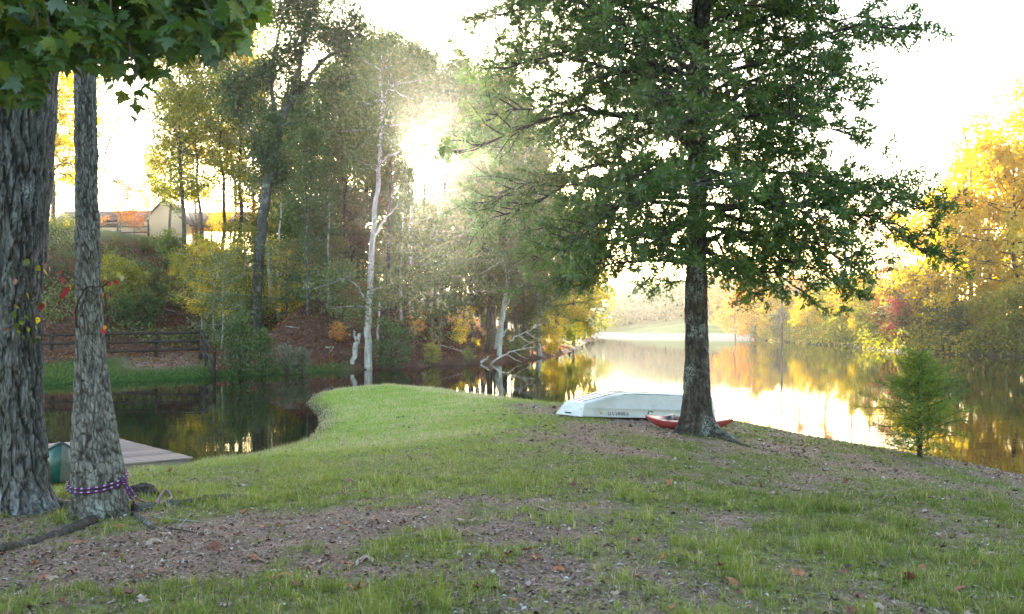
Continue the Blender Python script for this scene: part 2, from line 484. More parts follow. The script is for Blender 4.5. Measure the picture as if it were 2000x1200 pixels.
def hill_attr(x, y):
    d = poly_dist(HILL, x, y); px = 1000 + x / np.maximum(y, 1) * F
    n = fbm(x * .5, y * .5, 51)
    mead = sstep(430, 400, px) * sstep(6.6, 5.2, d + 2.2 * (n - .5))
    earth = np.exp(-(((px - 325) / 85) ** 4)) * np.exp(-(((d - 4.3) / 2.4) ** 4)) * sstep(.1, .4, n + .12)
    top = sstep(30, 36, d + 4 * (n - .5)) * sstep(-6, -12, x)
    strip = sstep(1.4, .5, d + 1.5 * (n - .5)) * sstep(-7.5, -10, x)
    drive = sstep(56, 59, d) * sstep(96, 86, d) * sstep(-44, -41, x) * sstep(-8, -12, x)
    return {'grass': np.clip(np.maximum.reduce([mead, top, strip]), 0, 1) * (1 - .9 * earth), 'earth': np.clip(earth, 0, 1), 'drive': drive}
hill = grid_land('wooded_hillside', h_hill, np.arange(-110, 16, .7), np.concatenate([np.arange(35, 105, .6), np.arange(105, 262, 3)]), m_hill, hill_attr)

m_rb, nt, out = new_mat('right_bank_floor')
v = mapping(nt, (1, 1, 1))
principled(nt, out, ramp(nt, noise(nt, 3, 7, .7, v), [(.3, (.02,.02,.01)), (.55, (.07,.06,.025)), (.8, (.15,.13,.05))]), .95, bump(nt, noise(nt, 6, 5, .7, v), 1, .1), .1)
right_bank = grid_land('right_bank', h_right, np.arange(30, 150, 1.0), np.arange(60, 262, 1.0), m_rb)

m_far, nt, out = new_mat('far_field')
v = mapping(nt, (1, 1, 1))
c = ramp(nt, noise(nt, .25, 6, .7, v), [(.35, (.12,.17,.05)), (.6, (.22,.26,.09)), (.75, (.33,.26,.16))])
c = mixc(nt, attr(nt, 'sand'), c, ramp(nt, noise(nt, .8, 5, .7, v), [(.3, (.40,.31,.23)), (.7, (.58,.47,.37))]))
principled(nt, out, c, .95, None, .1)
far_land = grid_land('far_shore', h_far, np.arange(-100, 140, 1.5), np.arange(140, 330, 1.5), m_far,
                     lambda x, y: {'sand': sstep(11, 8.5, poly_dist(FAR, x, y) + 3 * (fbm(x * .1, y * .1, 61) - .5))})

# ground sheet below everything, out to the horizon
m_gnd, nt, out = new_mat('far_ground')
principled(nt, out, (.06, .06, .03), .95, None, .1)
gs = np_mesh('ground', [(-980, -980, -1.0), (980, -980, -1.0), (980, 980, -1.0), (-980, 980, -1.0)], [(0, 1, 2, 3)])
tag(link('ground', gs, m_gnd), kind='structure')

# the lake
m_wat, nt, out = new_mat('lake_water')
v = mapping(nt, (.55, .9, 1))
n1 = noise(nt, 1.6, 3, .5, v)
n2 = noise(nt, 7.0, 2, .5, v)
ad = nt.nodes.new('ShaderNodeMath'); ad.operation = 'MULTIPLY_ADD'
nt.links.new(n2, ad.inputs[0]); ad.inputs[1].default_value = .12; nt.links.new(n1, ad.inputs[2])
p = principled(nt, out, (.007, .006, .004), .02, bump(nt, ad.outputs[0], .04, .06), .5)
p.inputs['IOR'].default_value = 1.333
lk = np_mesh('lake', [(-260, -40, 0), (260, -40, 0), (260, 420, 0), (-260, 420, 0)], [(0, 1, 2, 3)])
tag(link('lake', lk, m_wat), kind='structure')

# ------------------------------------------------------------------ haze over the lake
m_hz = bpy.data.materials.new('haze'); m_hz.use_nodes = True
nt = m_hz.node_tree; nt.nodes.clear()
out = nt.nodes.new('ShaderNodeOutputMaterial')
pv = nt.nodes.new('ShaderNodeVolumePrincipled')
pv.inputs['Color'].default_value = (.96, .95, .92, 1)
pv.inputs['Density'].default_value = 0.00027
pv.inputs['Anisotropy'].default_value = 0.88
nt.links.new(pv.outputs[0], out.inputs['Volume'])
hb = MB(); hb.box((0, 0, 14.5), (2000, 2000, 34))
hzo = link('haze', hb.mesh('haze', False), m_hz)
tag(hzo, kind='stuff')

# ------------------------------------------------------------------ trees: leaves and wood
def rand_dirs(n, r):
    v = r.normal(size=(n, 3)); return v / np.linalg.norm(v, axis=1, keepdims=True)

def leaf_quads(C, A, L, Wd, r, fold=0.12, up=0.35):
    """one bent rhombus per leaf; C centres, A leaf axes"""
    n = len(C)
    A = A / (np.linalg.norm(A, axis=1, keepdims=True) + 1e-9)
    nr = rand_dirs(n, r); nr[:, 2] += up * 1.5
    S = np.cross(A, nr); S /= np.linalg.norm(S, axis=1, keepdims=True) + 1e-9
    Nn = np.cross(S, A)
    L = np.broadcast_to(L, (n,))[:, None]; Wd = np.broadcast_to(Wd, (n,))[:, None]
    v0 = C - A * L * .5; v1 = C + S * Wd * .5 + Nn * Wd * fold + A * L * .06
    v2 = C + A * L * .5 - Nn * L * .08; v3 = C - S * Wd * .5 + Nn * Wd * fold + A * L * .06
    V = np.stack([v0, v1, v2, v3], 1).reshape(-1, 3)
    Q = np.arange(n * 4).reshape(-1, 4)
    return V, Q

def path(p0, d0, L, n, r, wander=.12, lift=0.0):
    P = [np.array(p0, float)]; d = np.array(d0, float); d /= np.linalg.norm(d) + 1e-9
    for i in range(n):
        d = d + r.normal(size=3) * wander; d[2] += lift; d /= np.linalg.norm(d)
        P.append(P[-1] + d * L / n)
    return np.array(P)

class Proto: pass
def grow(seed, H, r0, cb, spread, nb, elev=(50, 15), nleaf=9000, leaf=(.17, .11), jitter=.35, lean=0.03, sub=6, droop=-.03, sides=7, wood_min=.012):
    """tall broadleaf tree: cb = crown base (0..1), spread(t) = reach of the boughs at height t"""
    r = np.random.default_rng(seed)
    mb = MB()
    n = 14
    t = np.linspace(0, 1, n)
    off = np.cumsum(r.normal(size=(n, 2)) * lean * H / n * 2.2, 0); off -= off[0]
    T = np.stack([off[:, 0], off[:, 1], t * H], -1)
    rad = r0 * (1 - t) ** .8 * .93 + r0 * .07
    rad[0] *= 1.35
    Tz = T.copy(); Tz[0, 2] = -.35
    mb.tube(Tz, rad, sides + 2)
    pts = []; wts = []
    for i in range(nb):
        tt = cb + (1 - cb) * max((i + r.uniform(-.4, .4)) / nb, 0.0) ** .9
        tt = min(max(tt, cb), .985)
        p0 = np.array([np.interp(tt, t, T[:, k]) for k in range(3)])
        az = i * 2.399 + r.uniform(-.5, .5)
        e = R(elev[1] + (elev[0] - elev[1]) * tt + r.uniform(-12, 12))
        L = spread(tt) * r.uniform(.65, 1.2)
        d = (cos(az) * cos(e), sin(az) * cos(e), sin(e))
        P = path(p0, d, L, 6, r, .16, droop)
        rb = max(np.interp(tt, t, rad) * .42, wood_min)
        mb.tube(P, np.linspace(rb, wood_min * .6, 7), 5, False)
        for j in range(sub):
            s = r.uniform(.25, 1.0)
            q = np.array([np.interp(s * 6, np.arange(7), P[:, k]) for k in range(3)])
            dd = P[-1] - P[0]; dd /= np.linalg.norm(dd)
            dd = dd + r.normal(size=3) * .7
            Q = path(q, dd, L * r.uniform(.22, .45), 4, r, .25, droop)
            mb.tube(Q, np.linspace(rb * .45, wood_min * .4, 5), 4, False)
            pts.append(Q[1:]); 
    C0 = np.concatenate(pts)
    k = r.integers(0, len(C0), nleaf)
    cl = r.uniform(size=len(C0))
    keep = cl[k] > .12
    k = k[keep]
    C = C0[k] + r.normal(size=(len(k), 3)) * jitter * np.array((1, 1, .7))
    A = rand_dirs(len(k), r); A[:, 2] -= .35
    V, Q = leaf_quads(C, A, leaf[0] * r.uniform(.7, 1.25, len(k)), leaf[1] * r.uniform(.7, 1.2, len(k)), r)
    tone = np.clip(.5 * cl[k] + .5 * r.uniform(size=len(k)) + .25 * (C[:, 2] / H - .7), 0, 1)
    pr = Proto()
    pr.H = H
    pr.trunk = mb.mesh('trunk'); pr.crown = np_mesh('crown', V, Q, False, {'tone': tone})
    return pr

def sp_col(w): return lambda t: w * (.55 + .45 * sin(pi * min(max((t - .2) / .8, 0), 1)) ) * (1.05 - .6 * max(t - .75, 0) / .25)
def sp_round(w): return lambda t: w * math.sqrt(max(1 - ((t - .55) / .52) ** 2, .08))
def sp_top(w): return lambda t: w * (1.0 - .75 * max(t - .7, 0) / .3)
PR = {}
PR['slim']  = [grow(11, 16, .16, .26, sp_col(3.0), 44, (55, 15), 12000, leaf=(.21, .14)), grow(12, 16, .15, .32, sp_col(2.8), 42, (60, 20), 11000, lean=.05, leaf=(.21, .14)), grow(13, 16, .15, .20, sp_col(2.9), 44, (50, 10), 11500, lean=.04, leaf=(.21, .14))]
PR['broad'] = [grow(21, 15, .20, .25, sp_round(3.8), 50, (55, 10), 15000, leaf=(.21, .14)), grow(22, 15, .19, .20, sp_round(4.1), 54, (55, 5), 16000, leaf=(.21, .14))]
PR['open']  = [grow(31, 18, .18, .42, sp_top(3.2), 30, (65, 30), 8500, jitter=.42, lean=.05, leaf=(.21, .14)), grow(32, 18, .17, .38, sp_top(3.5), 30, (60, 25), 9000, jitter=.42, leaf=(.21, .14))]
PR['under'] = [grow(41, 6, .055, .22, sp_round(1.9), 30, (35, 5), 5200, leaf=(.13, .09), jitter=.24, sub=5), grow(42, 6, .05, .18, sp_round(2.1), 32, (30, 0), 5600, leaf=(.13, .09), jitter=.26, sub=5)]
PR['full']  = [grow(51, 10, .16, .12, sp_round(3.9), 54, (45, 0), 10500, leaf=(.27, .19), jitter=.25), grow(52, 11, .17, .10, sp_round(3.6), 54, (45, 0), 10500, leaf=(.27, .19), jitter=.26), grow(53, 10, .16, .10, sp_round(4.1), 50, (40, 0), 10000, leaf=(.27, .19), jitter=.27)]
PR['high']  = [grow(91, 17, .16, .64, sp_top(3.2), 24, (60, 25), 8000, leaf=(.21, .14)), grow(92, 17, .15, .66, sp_top(3.4), 24, (55, 20), 8000, leaf=(.21, .14))]
PR['bare']  = [grow(61, 16, .13, .55, sp_top(2.2), 18, (60, 30), 900, jitter=.5, lean=.03)]
PR['pine']  = [grow(71, 18, .17, .52, sp_top(2.4), 26, (30, 10), 6500, leaf=(.26, .05), jitter=.28, lean=.02)]
PR['shrub'] = [grow(81, 2.0, .03, .03, sp_round(1.25), 34, (60, 30), 3600, leaf=(.12, .07), jitter=.16, sub=4, wood_min=.006),
               grow(82, 2.0, .03, .03, sp_round(1.1), 34, (70, 40), 3200, leaf=(.11, .07), jitter=.15, sub=4, wood_min=.006)]
_cnt = {}
def plant_tree(kind, px, base, top, leafc, bark, label, cat='tree', rz=None, wide=1.0, group=None, sub_i=None, name=None):
    """base: ('b', py) ground seen at that pixel row, or ('d', distance)"""
    if base[0] == 'b': P = ground_at(px, base[1], 36)
    else:
        d = base[1]; x = (px - 1000) / F * d; P = Vector((x, d, gz(x, d)))
    k = _cnt.get(kind, 0); _cnt[kind] = k + 1
    pr = PR[kind][(k if sub_i is None else sub_i) % len(PR[kind])]
    zt = CZ + (628 - top) / F * P.y
    s = max(zt - P.z, .4) / pr.H
    o = empty(name or {'under': 'young_tree', 'shrub': 'shrub', 'pine': 'pine_tree'}.get(kind, 'broadleaf_tree'), P, (k * 2.1 + px * .01) if rz is None else rz, label, cat, group)
    o.scale = (s * wide, s * wide, s)
    if kind == 'shrub':
        link('stem', pr.trunk, BARK[bark], o); link('foliage', pr.crown, LEAF[leafc], o)
    else:
        link('trunk', pr.trunk, BARK[bark], o); link('crown', pr.crown, LEAF[leafc], o)
    return o

TREES = [
 # left of the rope tree and on the crest
 ('broad', 108, ('d', 92), 95, 'yellow', 'dark', 'tall yellow tree rising behind the hilltop fence beside the thick left trunk'),
 ('broad', 40, ('d', 98), 150, 'yellow', 'dark', 'golden tree hidden behind the thick left trunk above the hilltop fence'),
 ('broad', 150, ('d', 100), 170, 'lime', 'grey', 'yellow-green tree showing on both sides of the rope-tied trunk'),
 ('under', 235, ('d', 84), 352, 'orange', 'dark', 'small orange tree in front of the house roof left of the gable'),
 ('under', 262, ('d', 88), 372, 'rust', 'dark', 'small rusty red tree touching the left roof slope of the house'),
 ('bare', 292, ('d', 112), 290, 'orange', 'pale', 'thin nearly bare pole-like tree standing just left of the house gable'),
 ('slim', 362, ('b', 520), 70, 'lime', 'grey', 'straight grey-trunked tree with yellow-green leaves rising right of the house gable'),
 ('open', 398, ('b', 500), 110, 'olive', 'grey', 'slender forked tree just right of the straight grey tree by the gable'),
 ('slim', 432, ('d', 88), 90, 'lime', 'dark', 'dark slender crest tree with golden sprays, second right of the gable'),
 ('open', 470, ('d', 90), 60, 'yellow', 'dark', 'golden-leaved crest tree just left of the big leaning tree'),
 ('slim', 330, ('d', 96), 160, 'green', 'dark', 'green tree with low boughs hanging above the house gable'),
 ('open', 531, ('b', 604), 130, 'olive', 'pale', 'thin pale-footed tree close to the right of the big leaning tree'),
 ('slim', 572, ('d', 86), 190, 'green', 'dark', 'dark green slender tree in front of the open pavilion'),
 ('bare', 621, ('b', 520), 95, 'olive', 'grey', 'tall sparse tree with a forked bare top right of the pavilion'),
 ('open', 601, ('b', 615), 260, 'green', 'grey', 'thin straight tree on the slope below the pavilion'),
 ('slim', 655, ('d', 84), 150, 'green', 'pale', 'green tree with a pale stem left of the tall white-barked tree'),
 ('open', 690, ('d', 80), 100, 'olive', 'dark', 'olive-leaved tree directly behind the tall white-barked tree'),
 ('high', 765, ('d', 86), 80, 'green', 'grey', 'tall olive crown above and left of the sun'),
 ('high', 752, ('b', 648), 150, 'olive', 'grey', 'stout grey trunk standing upslope just right of the white-barked tree'),
 ('high', 806, ('b', 622), 100, 'green', 'pale', 'slim pale double-looking stem in the middle of the brown slope'),
 ('high', 885, ('d', 88), 130, 'green', 'grey', 'green crown spreading right of the sun'),
 ('under', 846, ('b', 684), 420, 'olive', 'pine', 'left of the two leaning stems rising together from the bank', ),
 ('under', 859, ('b', 686), 400, 'olive', 'pine', 'right of the two leaning stems rising together from the bank'),
 ('open', 889, ('b', 664), 400, 'olive', 'grey', 'grey trunk on the slope right of the two leaning stems'),
 ('open', 945, ('d', 80), 160, 'olive', 'grey', 'thin-topped tree whose bare twigs stand against the sky'),
 ('broad', 985, ('d', 76), 250, 'green', 'grey', 'green crown at the water end of the slope left of the boat oak'),
 ('open', 922, ('b', 678), 300, 'olive', 'grey', 'slender trunk near the bank left of the fallen branches'),
 ('open', 950, ('b', 690), 330, 'olive', 'dark', 'dark stem directly behind the fallen branches'),
 ('open', 1008, ('b', 690), 330, 'green', 'grey', 'slim green tree behind the fallen branches on the point'),
 ('slim', 1030, ('b', 688), 350, 'lime', 'dark', 'slim yellowish tree left of the white-footed shore trunk'),
 ('broad', 1054, ('b', 695), 330, 'olive', 'pale', 'white-footed trunk standing at the water on the tip of the wooded point'),
 ('full', 1085, ('d', 82), 420, 'lime', 'grey', 'yellow-green tree overhanging the lake from the wooded point'),
 ('full', 1120, ('d', 100), 500, 'yellow', 'grey', 'golden low tree reaching over the lake beyond the wooded point'),
 ('under', 1088, ('b', 690), 622, 'yellow', 'grey', 'small bright yellow bushy tree at the water on the wooded point'),
 ('under', 1040, ('d', 70), 560, 'olive', 'grey', 'low olive tree beside the white-footed shore trunk'),
 # further crowns behind, at the crest and on the far side of the hill
 ('broad', 300, ('d', 128), 300, 'yellow', 'grey', 'pale golden crown behind the house roof left of the gable'),
 ('slim', 385, ('d', 104), 180, 'yellow', 'grey', 'golden tree in the gap just behind the straight grey tree'),
 ('slim', 455, ('d', 100), 150, 'green', 'grey', 'green tree behind the golden-leaved crest tree'),
 ('slim', 505, ('d', 96), 120, 'olive', 'dark', 'olive tree directly behind the big leaning tree'),
 ('slim', 550, ('d', 104), 230, 'lime', 'dark', 'yellow-green tree showing above the pavilion roof'),
 ('slim', 590, ('d', 92), 170, 'olive', 'grey', 'olive tree just right of the pavilion roof'),
 ('open', 640, ('d', 90), 130, 'green', 'grey', 'green tree between the sparse forked tree and the white-barked tree'),
 ('slim', 672, ('d', 76), 210, 'olive', 'dark', 'olive stem close behind the left side of the white-barked tree'),
 ('slim', 705, ('d', 88), 120, 'green', 'dark', 'deep green crown behind the white-barked tree'),
 ('broad', 735, ('d', 94), 110, 'olive', 'dark', 'broad olive crown filling the sky behind the white-barked tree top'),
 ('slim', 775, ('d', 74), 408, 'green', 'grey', 'lower green crown directly beneath the sun glow'),
 ('broad', 800, ('d', 96), 412, 'olive', 'dark', 'dark crown low on the hill below the sun'),
 ('broad', 850, ('d', 92), 414, 'olive', 'dark', 'crown low on the hill just right below the sun'),
 ('high', 865, ('d', 78), 160, 'green', 'dark', 'green stem rising immediately right of the sun glow'),
 ('broad', 930, ('d', 96), 225, 'olive', 'grey', 'wide olive crown right of the sun glow'),
 ('slim', 905, ('d', 70), 400, 'green', 'grey', 'green tree above the bright yellow sapling'),
 ('broad', 955, ('d', 88), 200, 'green', 'grey', 'green crown behind the left tips of the oak'),
 ('slim', 968, ('d', 68), 380, 'green', 'grey', 'green leafy tree above the steep pale leaning branch'),
 ('broad', 1020, ('d', 84), 300, 'green', 'grey', 'green crown behind the left lower boughs of the oak'),
 ('broad', 1060, ('d', 92), 370, 'olive', 'grey', 'olive crown seen through the lower left of the oak'),
 ('full', 1010, ('d', 70), 470, 'olive', 'grey', 'rounded olive tree low on the wooded point'),
 ('full', 1110, ('d', 112), 440, 'lime', 'grey', 'yellow-green crown at the far side of the wooded point'),
 ('slim', 798, ('d', 82), 398, 'olive', 'grey', 'olive tree whose top just touches the sun glow from below'),
 ('slim', 846, ('d', 84), 400, 'green', 'grey', 'green tree whose top touches the right underside of the sun glow'),
 ('slim', 822, ('d', 72), 420, 'olive', 'grey', 'thin olive tree standing in line under the sun'),
 ('high', 835, ('d', 98), 110, 'olive', 'grey', 'far high crown hanging straight above the sun'),
 ('full', 592, ('d', 90), 412, 'olive', 'grey', 'rounded olive tree on the crest right of the pavilion'),
 ('full', 640, ('d', 86), 400, 'green', 'grey', 'rounded green tree on the crest left of the white-barked tree'),
 ('full', 690, ('d', 88), 395, 'olive', 'grey', 'rounded olive tree on the crest behind the white-barked tree'),
 ('full', 735, ('d', 84), 405, 'green', 'grey', 'rounded green tree on the crest right of the white-barked tree'),
 ('full', 790, ('d', 80), 425, 'olive', 'grey', 'rounded olive tree low under the sun glow'),
 ('full', 850, ('d', 82), 420, 'green', 'grey', 'rounded green tree low to the right under the sun glow'),
 ('slim', 735, ('d', 92), 140, 'olive', 'grey', 'olive tree touching the left side of the sun glow'),
 ('slim', 918, ('d', 86), 170, 'green', 'grey', 'green tree touching the right side of the sun glow'),
 ('slim', 752, ('d', 101), 120, 'green', 'grey', 'far green tree seen behind the left edge of the sun glow'),
 ('slim', 790, ('d', 77), 380, 'green', 'grey', 'green tree below and slightly left of the sun glow'),
 ('slim', 898, ('d', 101), 160, 'green', 'grey', 'far green tree seen behind the right edge of the sun glow'),
 ('slim', 985, ('d', 92), 150, 'green', 'grey', 'tall green tree merging with the left boughs of the oak'),
 ('slim', 1030, ('d', 96), 200, 'green', 'grey', 'tall green tree behind the left part of the oak crown'),
 ('under', 428, ('d', 96), 392, 'yellow', 'grey', 'golden small tree in front of the porch right of the gable'),
 ('under', 478, ('d', 95), 398, 'yellow', 'grey', 'golden small tree in front of the right end of the porch'),
 ('under', 452, ('d', 80), 440, 'lime', 'grey', 'yellow-green young tree on the crest below the porch'),
 ('under', 440, ('d', 65), 492, 'lime', 'grey', 'golden-green young tree low on the slope above the lower fence corner'),
 # understorey
 ('under', 394, ('b', 650), 470, 'lime', 'pale', 'bushy yellow-green young tree with a white foot at the corner of the lower fence'),
 ('under', 434, ('b', 682), 505, 'olive', 'pale', 'thin pale-stemmed young tree right of the lower fence corner'),
 ('under', 415, ('b', 662), 480, 'yellow', 'pale', 'golden young tree close behind the lower fence corner'),
 ('under', 480, ('d', 68), 468, 'lime', 'grey', 'dense golden-green young tree left of the big leaning tree foot'),
 ('under', 350, ('d', 72), 500, 'lime', 'grey', 'golden-green young tree on the slope below the gable'),
 ('under', 560, ('d', 70), 490, 'yellow', 'grey', 'golden young tree right of the big leaning tree, below the pavilion'),
 ('under', 610, ('d', 74), 480, 'green', 'grey', 'green young tree on the slope below the right hilltop fence'),
 ('under', 632, ('d', 80), 492, 'orange', 'grey', 'small orange maple on the slope left of the white-barked tree'),
 ('under', 668, ('b', 640), 520, 'olive', 'grey', 'olive-brown young tree just left of the white-barked tree foot'),
 ('under', 700, ('b', 664), 560, 'rust', 'grey', 'small rust-leaved tree behind the broken leaning stub'),
 ('under', 780, ('b', 640), 470, 'olive', 'grey', 'dim olive young tree below the sun'),
 ('under', 815, ('b', 660), 606, 'orange', 'grey', 'low golden-orange sapling midway up the brown slope'),
 ('under', 905, ('b', 690), 600, 'yellow', 'grey', 'bright yellow sapling at the foot of the slope left of the fallen branches'),
 ('under', 870, ('d', 72), 480, 'green', 'grey', 'green-brown young tree above the two leaning stems'),
 ('under', 955, ('d', 72), 500, 'olive', 'grey', 'olive young tree with spreading layers above the fallen branches'),
 ('under', 1000, ('d', 74), 520, 'green', 'grey', 'green young tree leaning toward the lake on the point'),
 ('under', 215, ('d', 62), 505, 'lime', 'grey', 'golden-green bush-like tree right of the rope-tied trunk halfway up the hill'),
 ('under', 120, ('d', 66), 490, 'olive', 'grey', 'olive young tree between the two left trunks halfway up the hill'),
 ('under', 560, ('d', 63), 476, 'olive', 'grey', 'olive young tree on the slope right of the big leaning tree foot'),
 ('under', 612, ('d', 62), 482, 'green', 'grey', 'green young tree on the mid slope above the grey waterline shrubs'),
 ('under', 655, ('d', 66), 470, 'olive', 'grey', 'olive young tree on the mid slope left of the white-barked tree'),
 ('high', 545, ('b', 628), 300, 'olive', 'pale', 'slender pale stem on the slope just right of the leaning tree foot'),
 ('high', 640, ('b', 600), 320, 'green', 'pale', 'slender pale stem high on the slope left of the white-barked tree'),
 ('high', 785, ('b', 628), 330, 'green', 'pale', 'thin pale stem on the slope beneath the sun'),
 ('high', 905, ('b', 640), 340, 'green', 'grey', 'thin grey stem upslope of the bright yellow sapling'),
 ('high', 962, ('b', 676), 400, 'olive', 'grey', 'thin grey stem among the leaning branches at the shore'),
 ('high', 1022, ('b', 692), 420, 'olive', 'grey', 'thin grey stem between the crooked shore trunk and the white-footed trunk'),
 # right bank, front row
 ('under', 1436, ('d', 140), 505, 'orange', 'grey', 'pinkish orange tree overhanging the lake right of the boat oak trunk'),
 ('full', 1475, ('d', 142), 562, 'lime', 'grey', 'pale yellow tree just right of the pinkish orange tree'),
 ('pine', 1527, ('d', 124), 428, 'pine', 'pine', 'thin straight pine whose trunk is mirrored in the lake'),
 ('full', 1548, ('d', 130), 590, 'yellow', 'grey', 'low golden tree behind the thin mirrored pine'),
 ('full', 1600, ('d', 122), 572, 'lime', 'grey', 'yellow-green tree between the thin pine and the thick pine'),
 ('pine', 1662, ('d', 108), 395, 'orange', 'pine', 'thick pine with a purple-brown trunk in the pinkish trees'),
 ('full', 1505, ('d', 134), 575, 'yellow', 'grey', 'rounded yellow tree between the pinkish orange tree and the thin pine'),
 ('full', 1578, ('d', 118), 588, 'yellow', 'grey', 'rounded yellow tree leaning to the water right of the thin pine'),
 ('full', 1680, ('d', 106), 548, 'yellow', 'grey', 'rounded yellow tree right of the thick pine foot'),
 ('full', 1640, ('d', 112), 570, 'yellow', 'grey', 'low golden shrub-like tree under the thick pine'),
 ('full', 1700, ('d', 100), 560, 'lime', 'grey', 'lime-green tree between the thick pine and the red layered tree'),
 ('under', 1738, ('d', 90), 525, 'rust', 'dark', 'dark red layered tree left of the big yellow trees'),
 ('under', 1757, ('d', 86), 595, 'red', 'dark', 'short leaning tree with deep red leaves at the right bank'),
 ('full', 1812, ('d', 88), 440, 'yellow', 'grey', 'leftmost big yellow tree of the right bank'),
 ('full', 1870, ('d', 84), 385, 'yellow', 'grey', 'big yellow tree below the dead snag'),
 ('full', 1930, ('d', 88), 340, 'yellow', 'grey', 'big yellow tree right of the dead snag'),
 ('full', 1985, ('d', 80), 300, 'yellow', 'dark', 'big yellow tree at the right frame edge with a visible dark trunk'),
 ('broad', 2035, ('d', 84), 215, 'yellow', 'dark', 'tallest yellow tree at the right frame edge'),
 ('full', 2090, ('d', 86), 260, 'lime', 'grey', 'yellow-green tree mostly beyond the right frame edge'),
 ('full', 2160, ('d', 84), 240, 'yellow', 'grey', 'yellow tree wholly at the far right of the bank'),
 # right bank, behind, pale in the haze
 ('open', 1560, ('d', 172), 470, 'orange', 'pine', 'hazy peach-coloured tree behind the thin pine'),
 ('pine', 1500, ('d', 180), 470, 'yellow', 'pine', 'hazy pale tree left of the thin pine top'),
 ('open', 1620, ('d', 150), 430, 'orange', 'pine', 'hazy pinkish tree left of the thick pine'),
 ('pine', 1700, ('d', 140), 405, 'orange', 'pine', 'hazy pinkish pine right of the thick pine'),
 ('open', 1745, ('d', 128), 420, 'orange', 'pine', 'hazy pink-orange crown above the red layered tree'),
 ('bare', 1790, ('d', 120), 350, 'orange', 'pine', 'bare hazy tree above the leftmost big yellow tree'),
]
for t in TREES:
    plant_tree(t[0], t[1], t[2], t[3], t[4], t[5], t[6])

SHRUBS = [
 (468, ('b', 738), 648, 'green', 'tall light green bush at the water right of the lower fence end'),
 (512, ('b', 735), 668, 'green', 'green bush beside the tall light green bush on the water edge'),
 (560, ('b', 733), 690, 'pale', 'grey seed-head shrub on the water edge below the big leaning tree'),
 (590, ('b', 732), 694, 'pale', 'second grey shrub on the water edge left of the broken stub'),
 (765, ('b', 722), 650, 'green', 'dense dark green laurel bush beside the white-barked tree'),
 (748, ('b', 722), 684, 'green', 'lower half of green growth between laurel bush and white-barked tree'),
 (845, ('b', 712), 682, 'lime', 'small yellow-green bush at the foot of the two leaning stems'),
 (915, ('b', 708), 686, 'olive', 'low olive bush on the bank left of the fallen branches'),
 (660, ('b', 668), 640, 'orange', 'small golden bush on the brown slope left of the broken stub'),
 (240, ('b', 640), 590, 'green', 'green bush behind the lower fence right of the rope-tied trunk'),
 (285, ('b', 640), 588, 'green', 'green bush behind the lower fence midway along it'),
 (330, ('d', 76), 470, 'green', 'green hedge-like shrub below the house gable'),
 (280, ('d', 78), 470, 'olive', 'olive shrub on the crest left of the house gable'),
 (225, ('d', 78), 474, 'lime', 'yellow-green shrub on the crest right of the rope-tied trunk'),
 (130, ('d', 80), 455, 'yellow', 'golden shrub under the hilltop fence between the left trunks'),
 (98, ('d', 80), 462, 'yellow', 'golden shrub under the hilltop fence against the thick trunk'),
 (300, ('d', 66), 545, 'olive', 'olive shrub halfway down the hill below the gable'),
 (250, ('d', 64), 540, 'lime', 'yellowish shrub halfway down the hill right of the rope-tied trunk'),
 (545, ('d', 80), 490, 'green', 'green shrub at the crest right of the big leaning tree'),
 (505, ('d', 84), 458, 'olive', 'olive crest shrub just left of the pavilion posts'),
 (598, ('d', 84), 462, 'green', 'green crest shrub right of the pavilion posts'),
 (640, ('d', 83), 464, 'olive', 'olive crest shrub under the right hilltop fence'),
 (700, ('d', 82), 466, 'green', 'green crest shrub left of the white-barked tree, by the fence'),
 (760, ('d', 82), 472, 'olive', 'olive crest shrub at the right end of the hilltop fence'),
 (1010, ('b', 700), 668, 'olive', 'olive brush tangled with the fallen branches'),
 (1075, ('b', 694), 650, 'yellow', 'yellow brush at the waterline of the wooded point'),
 (1490, ('d', 140), 640, 'yellow', 'yellow waterline shrub at the left end of the right bank'),
 (1525, ('d', 128), 620, 'pale', 'pale waterline shrub around the thin mirrored pine'),
 (1560, ('d', 124), 632, 'yellow', 'yellow waterline shrub right of the thin mirrored pine'),
 (1600, ('d', 118), 634, 'yellow', 'rounded yellow shrub leaning over the water'),
 (1645, ('d', 108), 628, 'lime', 'bright shrub over the water below the thick pine'),
 (1680, ('d', 102), 630, 'yellow', 'bright golden shrub nearest the water left of the dark bank'),
 (1720, ('d', 92), 622, 'green', 'dark green shrub at the start of the shaded right bank'),
 (1765, ('d', 86), 625, 'olive', 'olive shrub behind the small cypress top'),
 (1800, ('d', 88), 560, 'pale', 'tall grey-green willowy shrub under the leftmost yellow tree'),
 (1830, ('d', 84), 610, 'green', 'dark shrub right of the willowy shrub'),
 (1875, ('d', 80), 615, 'green', 'dark green waterline shrub under the big yellow trees'),
 (1925, ('d', 78), 600, 'lime', 'yellow-green waterline shrub left of the frame edge'),
 (1965, ('d', 76), 596, 'lime', 'pale-tipped waterline shrub near the right frame edge'),
 (2005, ('d', 75), 590, 'lime', 'yellowish green shrub at the right frame edge by the water'),
 (2060, ('d', 74), 590, 'olive', 'olive shrub beyond the right frame edge by the water'),
]
for i, t in enumerate(SHRUBS):
    plant_tree('shrub', t[0], t[1], t[2], t[3], 'dark', t[4], cat='shrub', wide=.85 if t[1] in (('b', 738), ('b', 735)) else 1.25)

